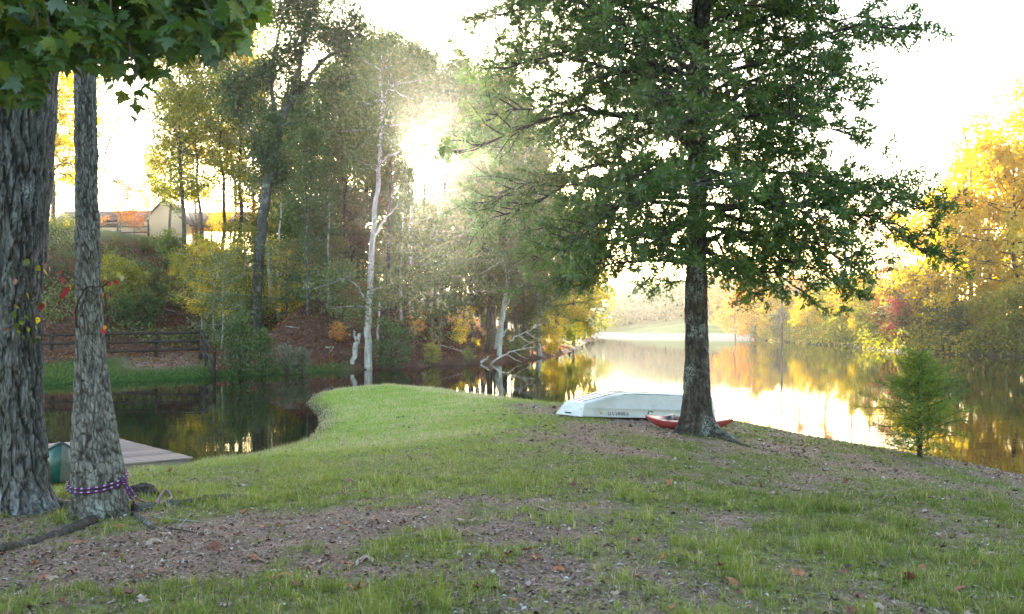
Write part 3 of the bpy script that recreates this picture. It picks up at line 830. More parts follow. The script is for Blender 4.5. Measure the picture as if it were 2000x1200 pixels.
# ------------------------------------------------------------------ trees with a shape of their own on the hill
def own_tree(name, d, stems, leafc, bark, label, nleaf, tips, leaf=(.16, .11), seed=5, jit=.45, base_dep=-.3):
    """stems: polylines of (px, py, radius_px) at depth d; tips: (px, py, rx, ry, weight) leafy places"""
    r = np.random.default_rng(seed)
    p0 = W(stems[0][0][0], stems[0][0][1], d)
    P0 = Vector((p0.x, d, gz(p0.x, d)))
    o = empty(name, P0, 0, label, 'tree')
    mb = MB(); ends = []
    for si, st in enumerate(stems):
        P = np.array([tuple(W(a, b, d) - P0) for a, b, c_ in st]); rad = np.array([c_ * d / F for a, b, c_ in st])
        dep = np.cumsum(r.normal(size=len(P)) * .25); dep -= dep[0]
        if si: P[:, 1] += dep
        else: P[0, 2] = base_dep
        tt = np.linspace(0, len(P) - 1, len(P) * 4)
        PP = np.stack([np.interp(tt, np.arange(len(P)), P[:, k]) for k in range(3)], -1)
        PP[1:-1] += r.normal(size=(len(PP) - 2, 3)) * .03
        mb.tube(PP, np.interp(tt, np.arange(len(P)), rad), 8)
        ends.append(PP)
    C = []; T_ = []
    allp = np.concatenate(ends)
    for (px, py, rx, ry, w) in tips:
        c = np.array(tuple(W(px, py, d) - P0))
        k = np.argmin(((allp - c) ** 2).sum(1) + (allp[:, 2] > c[2]) * 4)
        L = np.linalg.norm(c - allp[k])
        n_s = max(3, int(w * 9))
        for j in range(n_s):
            tgt = c + r.normal(size=3) * np.array((rx * d / F, rx * d / F, ry * d / F)) * .85
            mid = (allp[k] + tgt) / 2 + r.normal(size=3) * L * .1
            q = np.array([allp[k], mid * .55 + allp[k] * .45 + np.array((0, 0, .1 * L)), mid, tgt * .6 + mid * .4, tgt])
            mb.tube(q, np.linspace(.035, .008, 5), 4, False)
            m = int(nleaf * w / n_s)
            s = r.uniform(.35, 1.05, m)
            base = np.stack([np.interp(s * 4, np.arange(5), q[:, kk]) for kk in range(3)], -1)
            C.append(base + r.normal(size=(m, 3)) * jit); T_.append(np.full(m, r.uniform(.1, .9)))
    if C:
        C = np.concatenate(C); T_ = np.concatenate(T_)
        A = rand_dirs(len(C), r); A[:, 2] -= .3
        V, Q = leaf_quads(C, A, leaf[0] * r.uniform(.7, 1.2, len(C)), leaf[1] * r.uniform(.7, 1.2, len(C)), r)
        link('crown', np_mesh('crown', V, Q, False, {'tone': np.clip(T_ * .5 + r.uniform(size=len(C)) * .5, 0, 1)}), LEAF[leafc], o)
    link('trunk', mb.mesh('trunk'), BARK[bark], o)
    return o

g1 = ground_at(497, 655, 36)
own_tree('leaning_tree', g1.y, [
    [(497, 658, 12), (502, 560, 10), (508, 480, 10.5), (517, 400, 10), (528, 330, 9.5), (542, 260, 9), (562, 205, 8)],
    [(562, 205, 6), (592, 165, 5), (620, 120, 4.2), (660, 85, 3.2), (700, 60, 2)],
    [(562, 205, 6), (585, 130, 4.5), (592, 70, 3.5), (618, 10, 2.6), (640, -60, 2)],
    [(542, 260, 5), (528, 180, 4), (530, 100, 3), (548, 30, 2.2), (540, -40, 1.6)],
    [(620, 120, 3), (660, 105, 2.2), (700, 95, 1.4)],
    [(592, 165, 3), (640, 160, 2), (690, 148, 1.2)],
    [(528, 330, 4), (500, 270, 3), (470, 230, 2), (450, 180, 1.2)],
    ], 'green', 'grey', 'big leaning tree with a forked crown against the sky in the middle of the hill', 2300,
    [(600, 40, 34, 30, 1), (560, 80, 30, 34, 1), (650, 60, 30, 24, 1), (690, 30, 24, 20, .6), (540, 20, 34, 24, 1), (620, -20, 50, 24, 1), (680, 100, 26, 16, .6), (640, 150, 30, 16, .5),
     (560, 150, 20, 24, .5), (520, 130, 24, 28, .7), (480, 200, 26, 24, .6), (470, 150, 26, 24, .6), (560, 250, 28, 20, .5), (500, 290, 26, 24, .6), (580, 0, 40, 20, .7), (530, 330, 26, 24, .4)], seed=15, jit=.5, leaf=(.22, .15))

g2 = ground_at(720, 721, 36)
own_tree('white_barked_tree', g2.y, [
    [(720, 722, 8.6), (719, 640, 6.6), (722, 560, 6), (727, 470, 5.2), (735, 380, 4.4), (742, 300, 3.9), (745, 240, 3.2), (744, 170, 2.6), (746, 110, 1.6)],
    [(745, 240, 2.4), (755, 180, 1.8), (765, 130, 1.2)],
    [(740, 320, 2.6), (760, 300, 2), (800, 285, 1.3)],
    [(727, 470, 3), (750, 430, 1.6), (775, 400, 1)],
    [(721, 600, 3), (700, 560, 2), (672, 540, 1.2)],
    ], 'olive', 'pale', 'tall white-barked tree growing straight up from the water edge', 1500,
    [(745, 130, 40, 30, 1), (720, 190, 40, 28, 1), (790, 170, 36, 28, 1), (700, 250, 34, 26, .8), (780, 250, 34, 26, .7), (690, 330, 30, 26, .5), (670, 545, 36, 16, .6), (700, 600, 40, 14, .6), (750, 560, 34, 16, .5)], seed=16, jit=.5, leaf=(.18, .12))

g3 = ground_at(690, 712, 36)
own_tree('broken_stub', g3.y, [[(688, 713, 4), (692, 690, 5), (698, 668, 5), (702, 652, 3.5)], [(698, 668, 3), (694, 655, 2), (692, 646, 1)]], 'rust', 'pale',
    'short broken white trunk leaning right at the water edge', 0, [], seed=17)
g4 = ground_at(737, 668, 36)
own_tree('bare_snag', g4.y, [[(735, 670, 2.6), (737, 655, 2.4), (740, 610, 2), (742, 585, 1.8), (741, 572, 1.2)], [(741, 585, 1.8), (733, 578, 1.8), (728, 583, 1.6)]], 'rust', 'pale',
    'thin crooked dead stem right of the white-barked tree', 0, [], seed=18)
g5 = ground_at(976, 696, 36)
own_tree('shore_tree', g5.y, [[(974, 698, 5.5), (976, 660, 5), (982, 620, 4.6), (990, 560, 4.2), (992, 500, 3.6), (990, 430, 2.5)], [(976, 690, 4), (968, 672, 3.2), (972, 650, 3), (978, 630, 2)], [(985, 600, 2.5), (1005, 570, 1.8), (1030, 548, 1)]], 'olive', 'pale',
    'pale crooked trunk leaning over the fallen branches at the shore', 2000, [(1010, 530, 40, 26, 1), (970, 500, 36, 28, 1), (1030, 480, 36, 26, 1), (990, 430, 36, 26, 1), (940, 560, 30, 14, .5)], seed=19, jit=.4)
own_tree('dead_snag', 84, [[(1897, 560, 4), (1896, 400, 3.2), (1897, 340, 2.6), (1893, 300, 2.2), (1886, 272, 1.8), (1882, 262, 1.2)], [(1886, 272, 1.1), (1884, 250, .9), (1883, 236, .6)], [(1893, 296, 1), (1880, 290, .7), (1870, 288, .5)],
    [(1894, 305, 1.2), (1905, 298, .9), (1912, 292, .8)], [(1896, 335, 1), (1880, 328, .7), (1868, 326, .5)], [(1912, 292, .8), (1925, 285, .6), (1940, 280, .5)]], 'green', 'grey',
    'dead bare snag sticking up above the big yellow trees', 160, [(1925, 286, 14, 4, 1)], seed=20, jit=.25)

# fallen branches dipping into the water
for k, (pts, r0, lab) in enumerate([
    ([(958, 711), (985, 692), (1010, 683), (1045, 678)], 2.0, 'long pale fallen branch rising from the water along the bank'),
    ([(937, 711), (955, 697)], 3.0, 'short thick pale log end at the waterline left of the fallen branch'),
    ([(995, 668), (1020, 652), (1048, 640)], 1.6, 'upper pale fallen branch leaning against the shore trunks'),
    ([(966, 682), (980, 655), (1000, 632)], 2.0, 'steep pale leaning branch beside the crooked shore trunk')]):
    mb = MB(); d = 60.5 + k * .8
    P = np.array([tuple(W(a, b, d + i * .5)) for i, (a, b) in enumerate(pts)])
    tt = np.linspace(0, len(P) - 1, 9)
    PP = np.stack([np.interp(tt, np.arange(len(P)), P[:, c]) for c in range(3)], -1)
    PP[1:-1] += np.random.default_rng(k).normal(size=(7, 3)) * .05
    c0 = PP.mean(0)
    mb.tube(PP - c0, np.linspace(r0, r0 * .4, 9) * d / F, 6)
    if k in (0, 2):
        for j in (3, 5, 6):
            q = PP[j] - c0
            mb.tube(np.array([q, q + (.5, .1, .35 * (-1) ** j), q + (.9, .2, .5 * (-1) ** j)]), np.array([.03, .02, .01]), 4)
    tag(link('fallen_branch', mb.mesh('fallen_branch'), BARK['pale'], None, Vector(c0)), lab, 'branch')

# far woods beyond the field, one hazy mass
r = np.random.default_rng(90)
VV = []; TT = []; wood = MB()
for i in range(230):
    px = r.uniform(1020, 1780); d = r.uniform(196, 240)
    x = (px - 1000) / F * d; z = gz(x, d)
    H = r.uniform(5.5, 9.5); Rw = r.uniform(2.6, 4.2)
    m = 420
    u = rand_dirs(m, r) * (r.uniform(.35, 1, m) ** .5)[:, None]
    lob = 1 + .25 * np.sin(u[:, 0] * 5 + i) * np.cos(u[:, 2] * 6)
    C = np.array((x, d, z + H * .48)) + u * lob[:, None] * np.array((Rw, Rw, H * .52))
    VV.append(C); TT.append(np.clip(r.uniform(0, .5) + r.uniform(size=m) * .5, 0, 1))
    wood.tube(np.array([(x, d, z - .3), (x + .2, d, z + H * .5), (x, d, z + H * .8)]), np.array([.17, .12, .05]), 5)
C = np.concatenate(VV); Tn = np.concatenate(TT)
V, Q = leaf_quads(C, rand_dirs(len(C), r), .9, .62, r)
fw = link('far_woods', np_mesh('far_woods', V, Q, False, {'tone': Tn}), LEAF['green'])
tag(fw, 'hazy green woods behind the field at the far end of the lake', 'woods', kind='stuff')
tag(link('far_trunks', wood.mesh('far_trunks'), BARK['grey']), 'pale trunks of the hazy far woods', 'woods', kind='stuff')

# ------------------------------------------------------------------ fences
m_fence, nt, out = new_mat('fence_board')
v = mapping(nt, (1, 1, 1))
principled(nt, out, ramp(nt, noise(nt, 6, 5, .7, mapping(nt, (1, 8, 8))), [(.3, (.022,.015,.012)), (.7, (.06,.042,.035))]), .85, bump(nt, noise(nt, 30, 3, .6, v), .4, .01), .2)
def fence(name, posts, rails, label, ph=None):
    """posts: list of (world base, height above base); rails: list of rail heights on each post"""
    P0 = Vector(posts[0][0])
    o = empty(name, P0, 0, label, 'fence')
    for (p, h) in posts:
        mb = MB(); mb.box((0, 0, h / 2 - .2), (.13, .13, h + .4)); mb.box((0, 0, h + .012), (.15, .15, .024))
        link('post', mb.mesh('post', False), m_fence, o, Vector(p) - P0)
    for k in range(len(posts) - 1):
        for ri in range(len(rails[0])):
            a = Vector(posts[k][0]) + Vector((0, -.085, rails[k][ri])) - P0
            b = Vector(posts[k + 1][0]) + Vector((0, -.085, rails[k + 1][ri])) - P0
            e = (b - a).normalized() * .004
            mb = MB(); mb.bar(a + e, b - e, .035, .14)
            link('rail', mb.mesh('rail', False), m_fence, o)
    return o
def fence_px(name, spec, label):
    """spec: (px, depth, rail pixel rows)"""
    posts = []; rails = []
    for px, d, rows in spec:
        x = (px - 1000) / F * d; z = gz(x, d)
        hs = [CZ + (628 - yy) / F * d - z for yy in rows]
        posts.append(((x, d, z), max(hs) + .12)); rails.append(hs)
    return fence(name, posts, rails, label)
fence_px('board_fence', [(-60, 50.5, (658, 674, 692)), (102, 50.5, (655, 672, 690)), (210, 50.8, (652.5, 669.5, 687)), (305, 51, (651, 668, 685)), (391, 51.2, (649.5, 666.5, 682))],
         'dark three-rail board fence along the grass bank at the foot of the hill')
fence_px('sloping_fence', [(393, 51.0, (650, 664, 682)), (403, 48.6, (664, 688, 706)), (418, 45.9, (692, 712, 732))],
         'end section of dark fence dropping down the bank into the water')
fence_px('hilltop_fence', [(70, 92, (433, 444, 455)), (150, 92, (432.5, 443.5, 455)), (230, 92, (432.5, 443.5, 455)), (290, 92, (432, 443, 454))],
         'dark three-rail fence on the hilltop left of the house gable')
fence_px('hilltop_fence', [(520, 88, (460, 470)), (600, 88, (469, 477)), (680, 87, (478, 486)), (770, 86, (488, 496))],
         'dark rail fence on the hilltop below the open pavilion')

# ------------------------------------------------------------------ house and pavilion on the hill
m_wall, nt, out = new_mat('house_wall')
wv = nt.nodes.new('ShaderNodeTexWave'); wv.inputs['Scale'].default_value = 1.2; nt.links.new(mapping(nt, (1, 1, 1)), wv.inputs['Vector'])
principled(nt, out, mixc(nt, .12, (.52, .42, .31), ramp(nt, noise(nt, 2, 4, .6, mapping(nt, (1, 1, .2))), [(.3, (.42,.33,.24)), (.7, (.6,.5,.38))])), .85, None, .2)
m_roof, nt, out = new_mat('roof_shingle')
principled(nt, out, ramp(nt, noise(nt, 3, 5, .7, mapping(nt, (1, 1, 4))), [(.3, (.07,.05,.055)), (.7, (.13,.095,.10))]), .9, None, .15)
m_cedar, nt, out = new_mat('cedar_board')
principled(nt, out, ramp(nt, noise(nt, 2, 4, .6, mapping(nt, (1, 1, 6))), [(.3, (.28,.10,.04)), (.7, (.45,.18,.07))]), .7, None, .2)
m_glass, nt, out = new_mat('window_glass')
principled(nt, out, (.03, .035, .04), .08, None, .6)

D = 118.0
def hp(px, py, dd=0): return W(px, py, D + dd)
hb0 = Vector(((320 - 1000) / F * D, D, gz((320 - 1000) / F * D, D)))
house = empty('house', hb0, 0, 'tan gabled house with dark purple-brown roof on the hilltop', 'house')
def prism_roof(name, pts_front, depth, mat, parent, thick=.18):
    """sloping slab from an outline polyline (x,z) list extruded in y with thickness"""
    mb = MB()
    V = []
    for (x, z) in pts_front: V += [(x, 0, z), (x, depth, z), (x, 0, z + thick), (x, depth, z + thick)]
    Q = []
    for i in range(len(pts_front) - 1):
        a = 4 * i; b = a + 4
        Q += [(a, b, b + 1, a + 1), (a + 2, a + 3, b + 3, b + 2), (a, a + 2, b + 2, b), (a + 1, b + 1, b + 3, a + 3)]
    e = 4 * (len(pts_front) - 1)
    Q += [(0, 1, 3, 2), (e, e + 2, e + 3, e + 1)]
    mb.add(V, Q)
    return link(name, mb.mesh(name, False), mat, parent)
zr = CZ + (628 - 394) / F * D - hb0.z          # gable ridge above the base
ze = CZ + (628 - 433) / F * D - hb0.z          # eaves
gw = 2.35
mb = MB()
mb.add([(-gw, 0, -1.0), (gw, 0, -1.0), (gw, 0, ze), (0, 0, zr), (-gw, 0, ze), (-gw, 8, -1.0), (gw, 8, -1.0), (gw, 8, ze), (0, 8, zr), (-gw, 8, ze)],
       [(0, 5, 9, 4), (1, 2, 7, 6)], [(0, 1, 2), (0, 2, 4), (4, 2, 3), (5, 7, 6), (5, 9, 7), (9, 8, 7)])
link('gable_wall', mb.mesh('gable_wall', False), m_wall, house)
ro = prism_roof('roof', [(-gw - .45, ze - .35), (0, zr + .03), (gw + .45, ze - .35)], 9.2, m_roof, house)
ro.location = (0, -.5, 0); ro['label'] = 'steep gable roof'
# long wings either side
zw = CZ + (628 - 401) / F * D - hb0.z
zwe = CZ + (628 - 431) / F * D - hb0.z
mb = MB()
mb.box((-8.2, 6.0, (zwe - 1) / 2 - .05), (11.4, 6.6, zwe + .9)); link('wing_wall', mb.mesh('wing_wall', False), m_wall, house)
mb = MB()
for x0, x1 in ((-14.4, -.4),):
    mb.add([(x0, 2.2, zwe - .1), (x1, 2.2, zwe - .1), (x1, 6, zw), (x0, 6, zw), (x0, 9.8, zwe - .1), (x1, 9.8, zwe - .1),
            (x0, 2.2, zwe - .3), (x1, 2.2, zwe - .3), (x1, 6, zw - .2), (x0, 6, zw - .2), (x0, 9.8, zwe - .3), (x1, 9.8, zwe - .3)],
           [(0, 1, 2, 3), (3, 2, 5, 4), (6, 9, 8, 7), (9, 10, 11, 8), (0, 6, 7, 1), (4, 5, 11, 10), (0, 3, 9, 6), (3, 4, 10, 9), (1, 7, 8, 2), (2, 8, 11, 5)])
link('wing_roof', mb.mesh('wing_roof', False), m_roof, house)
mb = MB()
mb.add([(.4, 2.2, zwe - .3), (10.0, 2.2, zwe - .3), (10.0, 6, zw - .12), (.4, 6, zw - .12), (.4, 9.8, zwe - .3), (10.0, 9.8, zwe - .3),
        (.4, 2.2, zwe - .5), (10.0, 2.2, zwe - .5), (10.0, 6, zw - .32), (.4, 6, zw - .32), (.4, 9.8, zwe - .5), (10.0, 9.8, zwe - .5)],
       [(0, 1, 2, 3), (3, 2, 5, 4), (6, 9, 8, 7), (9, 10, 11, 8), (0, 6, 7, 1), (4, 5, 11, 10), (0, 3, 9, 6), (3, 4, 10, 9), (1, 7, 8, 2), (2, 8, 11, 5)])
link('porch_roof', mb.mesh('porch_roof', False), m_roof, house)
mb = MB(); mb.box((6.2, 2.45, zwe - .8), (7.4, .12, .5)); link('porch_beam', mb.mesh('porch_beam', False), m_cedar, house)
for px_ in (2.7, 4.9, 7.2, 9.7):
    mb = MB(); mb.box((px_, 2.45, (zwe - 1.05) / 2 - .3), (.16, .16, zwe - .45)); link('post', mb.mesh('post', False), m_cedar, house)
mb = MB(); mb.box((-6.5, 2.66, zwe - 1.5), (1.1, .06, 1.1)); wf = link('window', mb.mesh('window', False), m_wall, house)
mb = MB(); mb.box((-6.5, 2.62, zwe - 1.5), (.92, .04, .92)); link('pane', mb.mesh('pane', False), m_glass, wf)

PD = 112.0
pb = Vector(((547 - 1000) / F * PD, PD, gz((547 - 1000) / F * PD, PD)))
pav = empty('pavilion', pb, .15, 'open pavilion with a hipped dark roof and orange cedar beams on the hilltop', 'pavilion')
za = CZ + (628 - 381) / F * PD - pb.z; zb = CZ + (628 - 437) / F * PD - pb.z
mb = MB()
mb.add([(-3, -2.6, zb), (3, -2.6, zb), (3, 2.6, zb), (-3, 2.6, zb), (-.7, 0, za), (.7, 0, za), (-3, -2.6, zb - .15), (3, -2.6, zb - .15), (3, 2.6, zb - .15), (-3, 2.6, zb - .15)],
       [(0, 1, 5, 4), (2, 3, 4, 5), (0, 6, 7, 1), (1, 7, 8, 2), (2, 8, 9, 3), (3, 9, 6, 0), (6, 9, 8, 7)], [(1, 2, 5), (3, 0, 4)])
link('roof', mb.mesh('roof', False), m_roof, pav)
for (c_, s_) in (((0, -2.4, zb - .55), (5.7, .12, .75)), ((0, 2.4, zb - .55), (5.7, .12, .75)), ((-2.8, 0, zb - .55), (.12, 4.6, .75)), ((2.8, 0, zb - .55), (.12, 4.6, .75))):
    mb = MB(); mb.box(c_, s_); link('beam', mb.mesh('beam', False), m_cedar, pav)
for xx in (-2.7, -.9, .9, 2.7):
    for yy in (-2.25, 2.25):
        mb = MB(); mb.box((xx, yy, (zb - .95) / 2 - .2), (.2, .2, zb - .95 + .4)); link('post', mb.mesh('post', False), m_cedar, pav)

# ------------------------------------------------------------------ near trunks with real bark relief
def worley(u, v, cu, cv, seed, period=None):
    """F2-F1 on stretched cells; period in cells along u"""
    a = u / cu; b = v / cv
    ia = np.floor(a); ib = np.floor(b)
    f1 = np.full(a.shape, 9.0); f2 = np.full(a.shape, 9.0); idv = np.zeros(a.shape)
    for di in (-1, 0, 1):
        for dj in (-1, 0, 1):
            ca = ia + di; cb_ = ib + dj
            cw = np.mod(ca, period) if period else ca
            jx = hash2(cw, cb_, seed); jy = hash2(cw, cb_, seed + 5)
            dd = np.hypot(ca + jx - a, cb_ + jy - b)
            idn = hash2(cw, cb_, seed + 11)
            m1 = dd < f1
            f2 = np.where(m1, f1, np.minimum(f2, dd)); idv = np.where(m1, idn, idv); f1 = np.where(m1, dd, f1)
    return f1, f2 - f1, idv
def bark_trunk(name, prof, d, mat, parent, P0, cell=(.035, .11), depth=.018, sides=150, dz=.02, seed=1, flare=None, zmin=-.25, braid_w=.6, stain=None):
    """prof: (px, py, rpx) from base to top; real ridges pushed out"""
    pts = np.array([tuple(W(a, b, d)) for a, b, c_ in prof]); rr = np.array([c_ * d / F for a, b, c_ in prof])
    z0 = P0.z + zmin; z1 = pts[-1, 2]
    zs = np.arange(z0, z1, dz)
    order = np.argsort(pts[:, 2])
    cx = np.interp(zs, pts[order, 2], pts[order, 0]); rad = np.interp(zs, pts[order, 2], rr[order])
    ker = np.ones(9) / 9
    def sm(a): return np.convolve(np.pad(a, 4, 'edge'), ker, 'valid')
    cx = sm(cx); rad = sm(rad)
    th = np.arange(sides) * 2 * pi / sides
    TH, ZS = np.meshgrid(th, zs)
    RD = rad[:, None] * np.ones_like(TH)
    if flare is not None:
        RD = RD * (1 + flare(TH, ZS - P0.z))
    RD = RD * (1 + .05 * np.sin(TH * 3 + ZS * .8 + seed) + .03 * np.sin(TH * 5 - ZS * 1.7 + seed))
    r_m = float(np.median(rad)); per = max(6, round(2 * pi * r_m / cell[0]))
    U = TH / (2 * pi) * per
    TB = np.mod(TH + pi, 2 * pi)                       # seam at the back
    U2 = TB / (2 * pi) * per
    wob = (fbm(TB * 3, ZS * 4, seed, 3) - .5) * 2.2
    f1, e, idv = worley(U2 + wob, ZS / cell[1] + .5 * idn_off(TB, ZS, seed) + U2 * .37, 1.0, 1.0, seed, None)
    plate = sstep(.02, .20, e)
    br = fbm(U2 * .62 + wob * .5, ZS / (cell[1] * 1.9), seed + 40, 3)
    braid = sstep(.012, .075, np.abs(br - .5))
    ridge = plate * (1 - braid_w) + braid * braid_w if braid_w < 1 else braid
    ridge = ridge * (.6 + .4 * np.minimum(plate, 1))
    fine = fbm(TB * 40 * r_m * 4, ZS * 26, seed + 3, 3) - .5
    RD = RD + depth * (ridge - 1 + .35 * (idv - .5) + 1.0 * (fbm(U2 * .5, ZS * 5, seed + 9, 2) - .5)) + depth * .6 * fine
    X = cx[:, None] + RD * np.sin(TH); Y = d + RD * -np.cos(TH)
    V = np.stack([X - P0.x, Y - P0.y, ZS - P0.z], -1).reshape(-1, 3)
    n = sides; i = np.arange(len(zs) - 1)[:, None] * n; j = np.arange(n)[None, :]; k = (j + 1) % n
    Q = np.stack([i + j, i + k, i + n + k, i + n + j], -1).reshape(-1, 4)
    me = np_mesh(name, V, Q, True, vert_attr={'furrow': np.clip((1 - ridge) * 1.15, 0, 1).ravel(), 'stain': (stain(TH, ZS - P0.z) if stain else 0 * TH).ravel()})
    return link(name, me, mat, parent)
def idn_off(TH, ZS, seed): return fbm(TH * 2, ZS * 2, seed + 8, 2)

def roots_flare(angles, amp, hgt):
    def f(TH, Z):
        s = np.zeros_like(TH)
        for a, w, k in angles:
            dlt = np.angle(np.exp(1j * (TH - a)))
            s = s + k * np.exp(-(dlt / w) ** 2)
        return amp * s * np.exp(-np.maximum(Z, 0) / hgt)
    return f

# thick left tree, its foot at the frame edge
gL = ground_at(6, 996, 4); dL = gL.y
xL = (-2 - 1000) / F * dL
PL = Vector((xL, dL, gz(xL, dL)))
big = empty('left_tree', PL, 0, 'thick rough-barked tree with a white-stained foot and low maple leaves at the left edge', 'tree')
bark_trunk('trunk', [(-2, 1020, 88), (-2, 960, 88), (-4, 880, 90), (-6, 780, 84), (-8, 600, 82), (-6, 450, 90), (0, 330, 92), (4, 200, 98), (6, 60, 100), (6, -300, 92), (6, -900, 80)], dL,
           BARK['left_big'], big, PL, (.034, .20), .034, 260, .016, 3, roots_flare([(1.2, .45, 1.3), (.2, .5, .4), (-1.0, .5, .8), (2.6, .5, 1), (-2.6, .5, 1)], .5, .20), braid_w=.85,
           stain=lambda T, Z: sstep(.46, .60, fbm(T * 5, Z * 7, 77, 4)) * np.exp(-((np.angle(np.exp(1j * (T - .28))) / .42) ** 4)) * np.exp(-(((Z - .09) / .15) ** 4)))
# white stain at its foot: lichen patch plates
# rope tree
gR = ground_at(194, 1006, 4); dR = gR.y
xR = (194 - 1000) / F * dR
PR_ = Vector((xR, dR, gz(xR, dR)))
rope_tree = empty('left_tree', PR_, 0, 'slimmer straight tree tied with a purple rope, right of the thick left tree', 'tree')
prof_r = [(196, 1040, 56), (194, 1000, 51), (191, 930, 50), (187, 880, 45), (183, 830, 40), (180, 780, 35), (177, 700, 28), (175, 600, 24.5), (172, 450, 22), (170, 300, 21), (167, 130, 20), (164, -100, 19), (160, -700, 15)]
bark_trunk('trunk', prof_r, dR, BARK['left_thin'], rope_tree, PR_, (.026, .095), .017, 190, .011, 8, roots_flare([(1.15, .35, 1.0), (-1.2, .4, .8), (.1, .3, .4), (2.6, .6, .8)], .30, .07))

# oak beside the boat
dO = 17.9
xO = (1362 - 1000) / F * dO
PO = Vector((xO, dO, gz(xO, dO)))
oak = empty('oak_tree', PO, 0, 'large green oak with a lichen-spotted trunk standing beside the upturned boat', 'tree')
prof_o = [(1362, 870, 50), (1362, 850, 42), (1361, 820, 32), (1362, 780, 27), (1362, 700, 23), (1360, 600, 22), (1361, 500, 19.5), (1362, 400, 18.5), (1361, 250, 20), (1367, 100, 19), (1371, 0, 18), (1374, -150, 15), (1376, -330, 9), (1377, -480, 3)]
bark_trunk('trunk', prof_o, dO, BARK['oak'], oak, PO, (.05, .13), .014, 110, .03, 5, roots_flare([(1.05, .4, 1.5), (-1.15, .45, .9), (.1, .5, .4), (2.7, .6, 1)], .55, .13))

# oak crown: boughs reach out to a hand-set outline
r = np.random.default_rng(200)
def px2z(py): return CZ + (628 - py) / F * dO
rows = [575, 505, 430, 350, 270, 190, 110, 30, -60, -160, -280, -420]
left = [235, 385, 500, 505, 490, 470, 500, 460, 400, 350, 250, 120]
rght = [240, 385, 455, 445, 415, 370, 395, 480, 430, 360, 260, 120]
rowz = [px2z(a) for a in rows]
def reach(z, az):
    """az 0 = to the right of the picture, pi = left"""
    l = np.interp(z, rowz, left) * dO / F; g = np.interp(z, rowz, rght) * dO / F
    c = cos(az)
    side = l if c < 0 else g
    dep = .5 * (l + g) * .85
    return side * abs(c) + dep * (1 - abs(c))
wood = MB(); tw = []; tdir = []; tcl = []
tz = np.array([px2z(p[1]) for p in prof_o]); o_ = np.argsort(tz)
tx = np.array([(p[0] - 1000) / F * dO for p in prof_o])[o_]; tr = np.array([p[2] * dO / F for p in prof_o])[o_]; tz = tz[o_]
nb = 96
zlo, zhi = px2z(572), px2z(-420)
for i in range(nb):
    f = (i + .5) / nb
    z = zlo + (zhi - zlo) * f ** 1.05
    az = i * 2.399 + r.uniform(-.3, .3)
    Lr = reach(z, az) * r.uniform(.76, 1.0)
    low = 1 - sstep(px2z(480), px2z(150), z)
    cxz = np.interp(z, tz, tx)
    start = np.array((cxz, dO, z + .12 + .35 * float(low) * 1))
    n = 9
    s = np.linspace(0, 1, n)
    rise = (.42 - .35 * float(low)) * Lr * np.sin(s * 1.9) - (.10 + .34 * float(low)) * Lr * s ** 2.1
    P = np.stack([start[0] + cos(az) * Lr * s, start[1] + sin(az) * Lr * s, start[2] + rise * .62], -1)
    P[1:] += np.cumsum(r.normal(size=(n - 1, 3)) * .085, 0)
    rb = np.interp(z, tz, tr) * .30 * (Lr / 4) ** .5
    wood.tube(P - np.array(PO), np.linspace(rb, .008, n), 6, False)
    dirv = np.array((cos(az), sin(az), 0)); perp = np.array((-sin(az), cos(az), 0))
    nsub = int(7 + Lr * 4.6)
    for j in range(nsub):
        t_ = .16 + .84 * (j + r.uniform()) / nsub
        q = np.array([np.interp(t_ * (n - 1), np.arange(n), P[:, k]) for k in range(3)])
        sg = 1 if j % 2 else -1
        ls = Lr * (.16 + .22 * (1 - t_)) * r.uniform(.7, 1.25) + .25
        d3 = dirv * r.uniform(.25, 1.0) + perp * sg * r.uniform(.2, 1.0) + np.array((0, 0, r.uniform(-.38, .42)))
        S = path(q, d3, ls, 5, r, .22, -.05)
        wood.tube(S - np.array(PO), np.linspace(max(rb * .3, .010), .004, 6), 4, False)
        cl = r.uniform()
        ntw = int(4 + ls * 5.5)
        for k in range(ntw):
            a_ = r.uniform(.2, 1) * 5
            tq = np.array([np.interp(a_, np.arange(6), S[:, kk]) for kk in range(3)])
            dv = (S[-1] - S[0]); dv /= np.linalg.norm(dv)
            dv = dv * .7 + r.normal(size=3) * .55
            dv /= np.linalg.norm(dv)
            e = tq + dv * r.uniform(.06, .26)
            tw.append(e); tdir.append(dv); tcl.append(cl)
tw = np.array(tw); tdir = np.array(tdir); tcl = np.array(tcl)
print('dL dR', dL, dR); print('oak twigs', len(tw))
NL = 15
idx = np.repeat(np.arange(len(tw)), NL)
A = tdir[idx] * .55 + r.normal(size=(len(idx), 3)) * .62
A /= np.linalg.norm(A, axis=1, keepdims=True)
L = r.uniform(.06, .11, len(idx))
C = tw[idx] - tdir[idx] * r.uniform(0, .20, len(idx))[:, None] + A * L[:, None] * .6
C += r.normal(size=C.shape) * .015
ok = C[:, 2] > px2z(640)
idx = idx[ok]; C = C[ok]; A = A[ok]; L = L[ok]
V, Q = leaf_quads(C - np.array(PO), A, L, L * .42, r, .15, .4)
tone = np.clip(tcl[idx] * .45 + r.uniform(size=len(idx)) * .45 + .12 * (r.uniform(size=len(idx)) > .985) * 4, 0, 1)
print('oak leaves', len(C))
tag(link('crown', np_mesh('crown', V, Q, False, {'tone': tone}), LEAF['oak'], oak), kind='stuff')
link('boughs', wood.mesh('boughs'), BARK['dark'], oak)

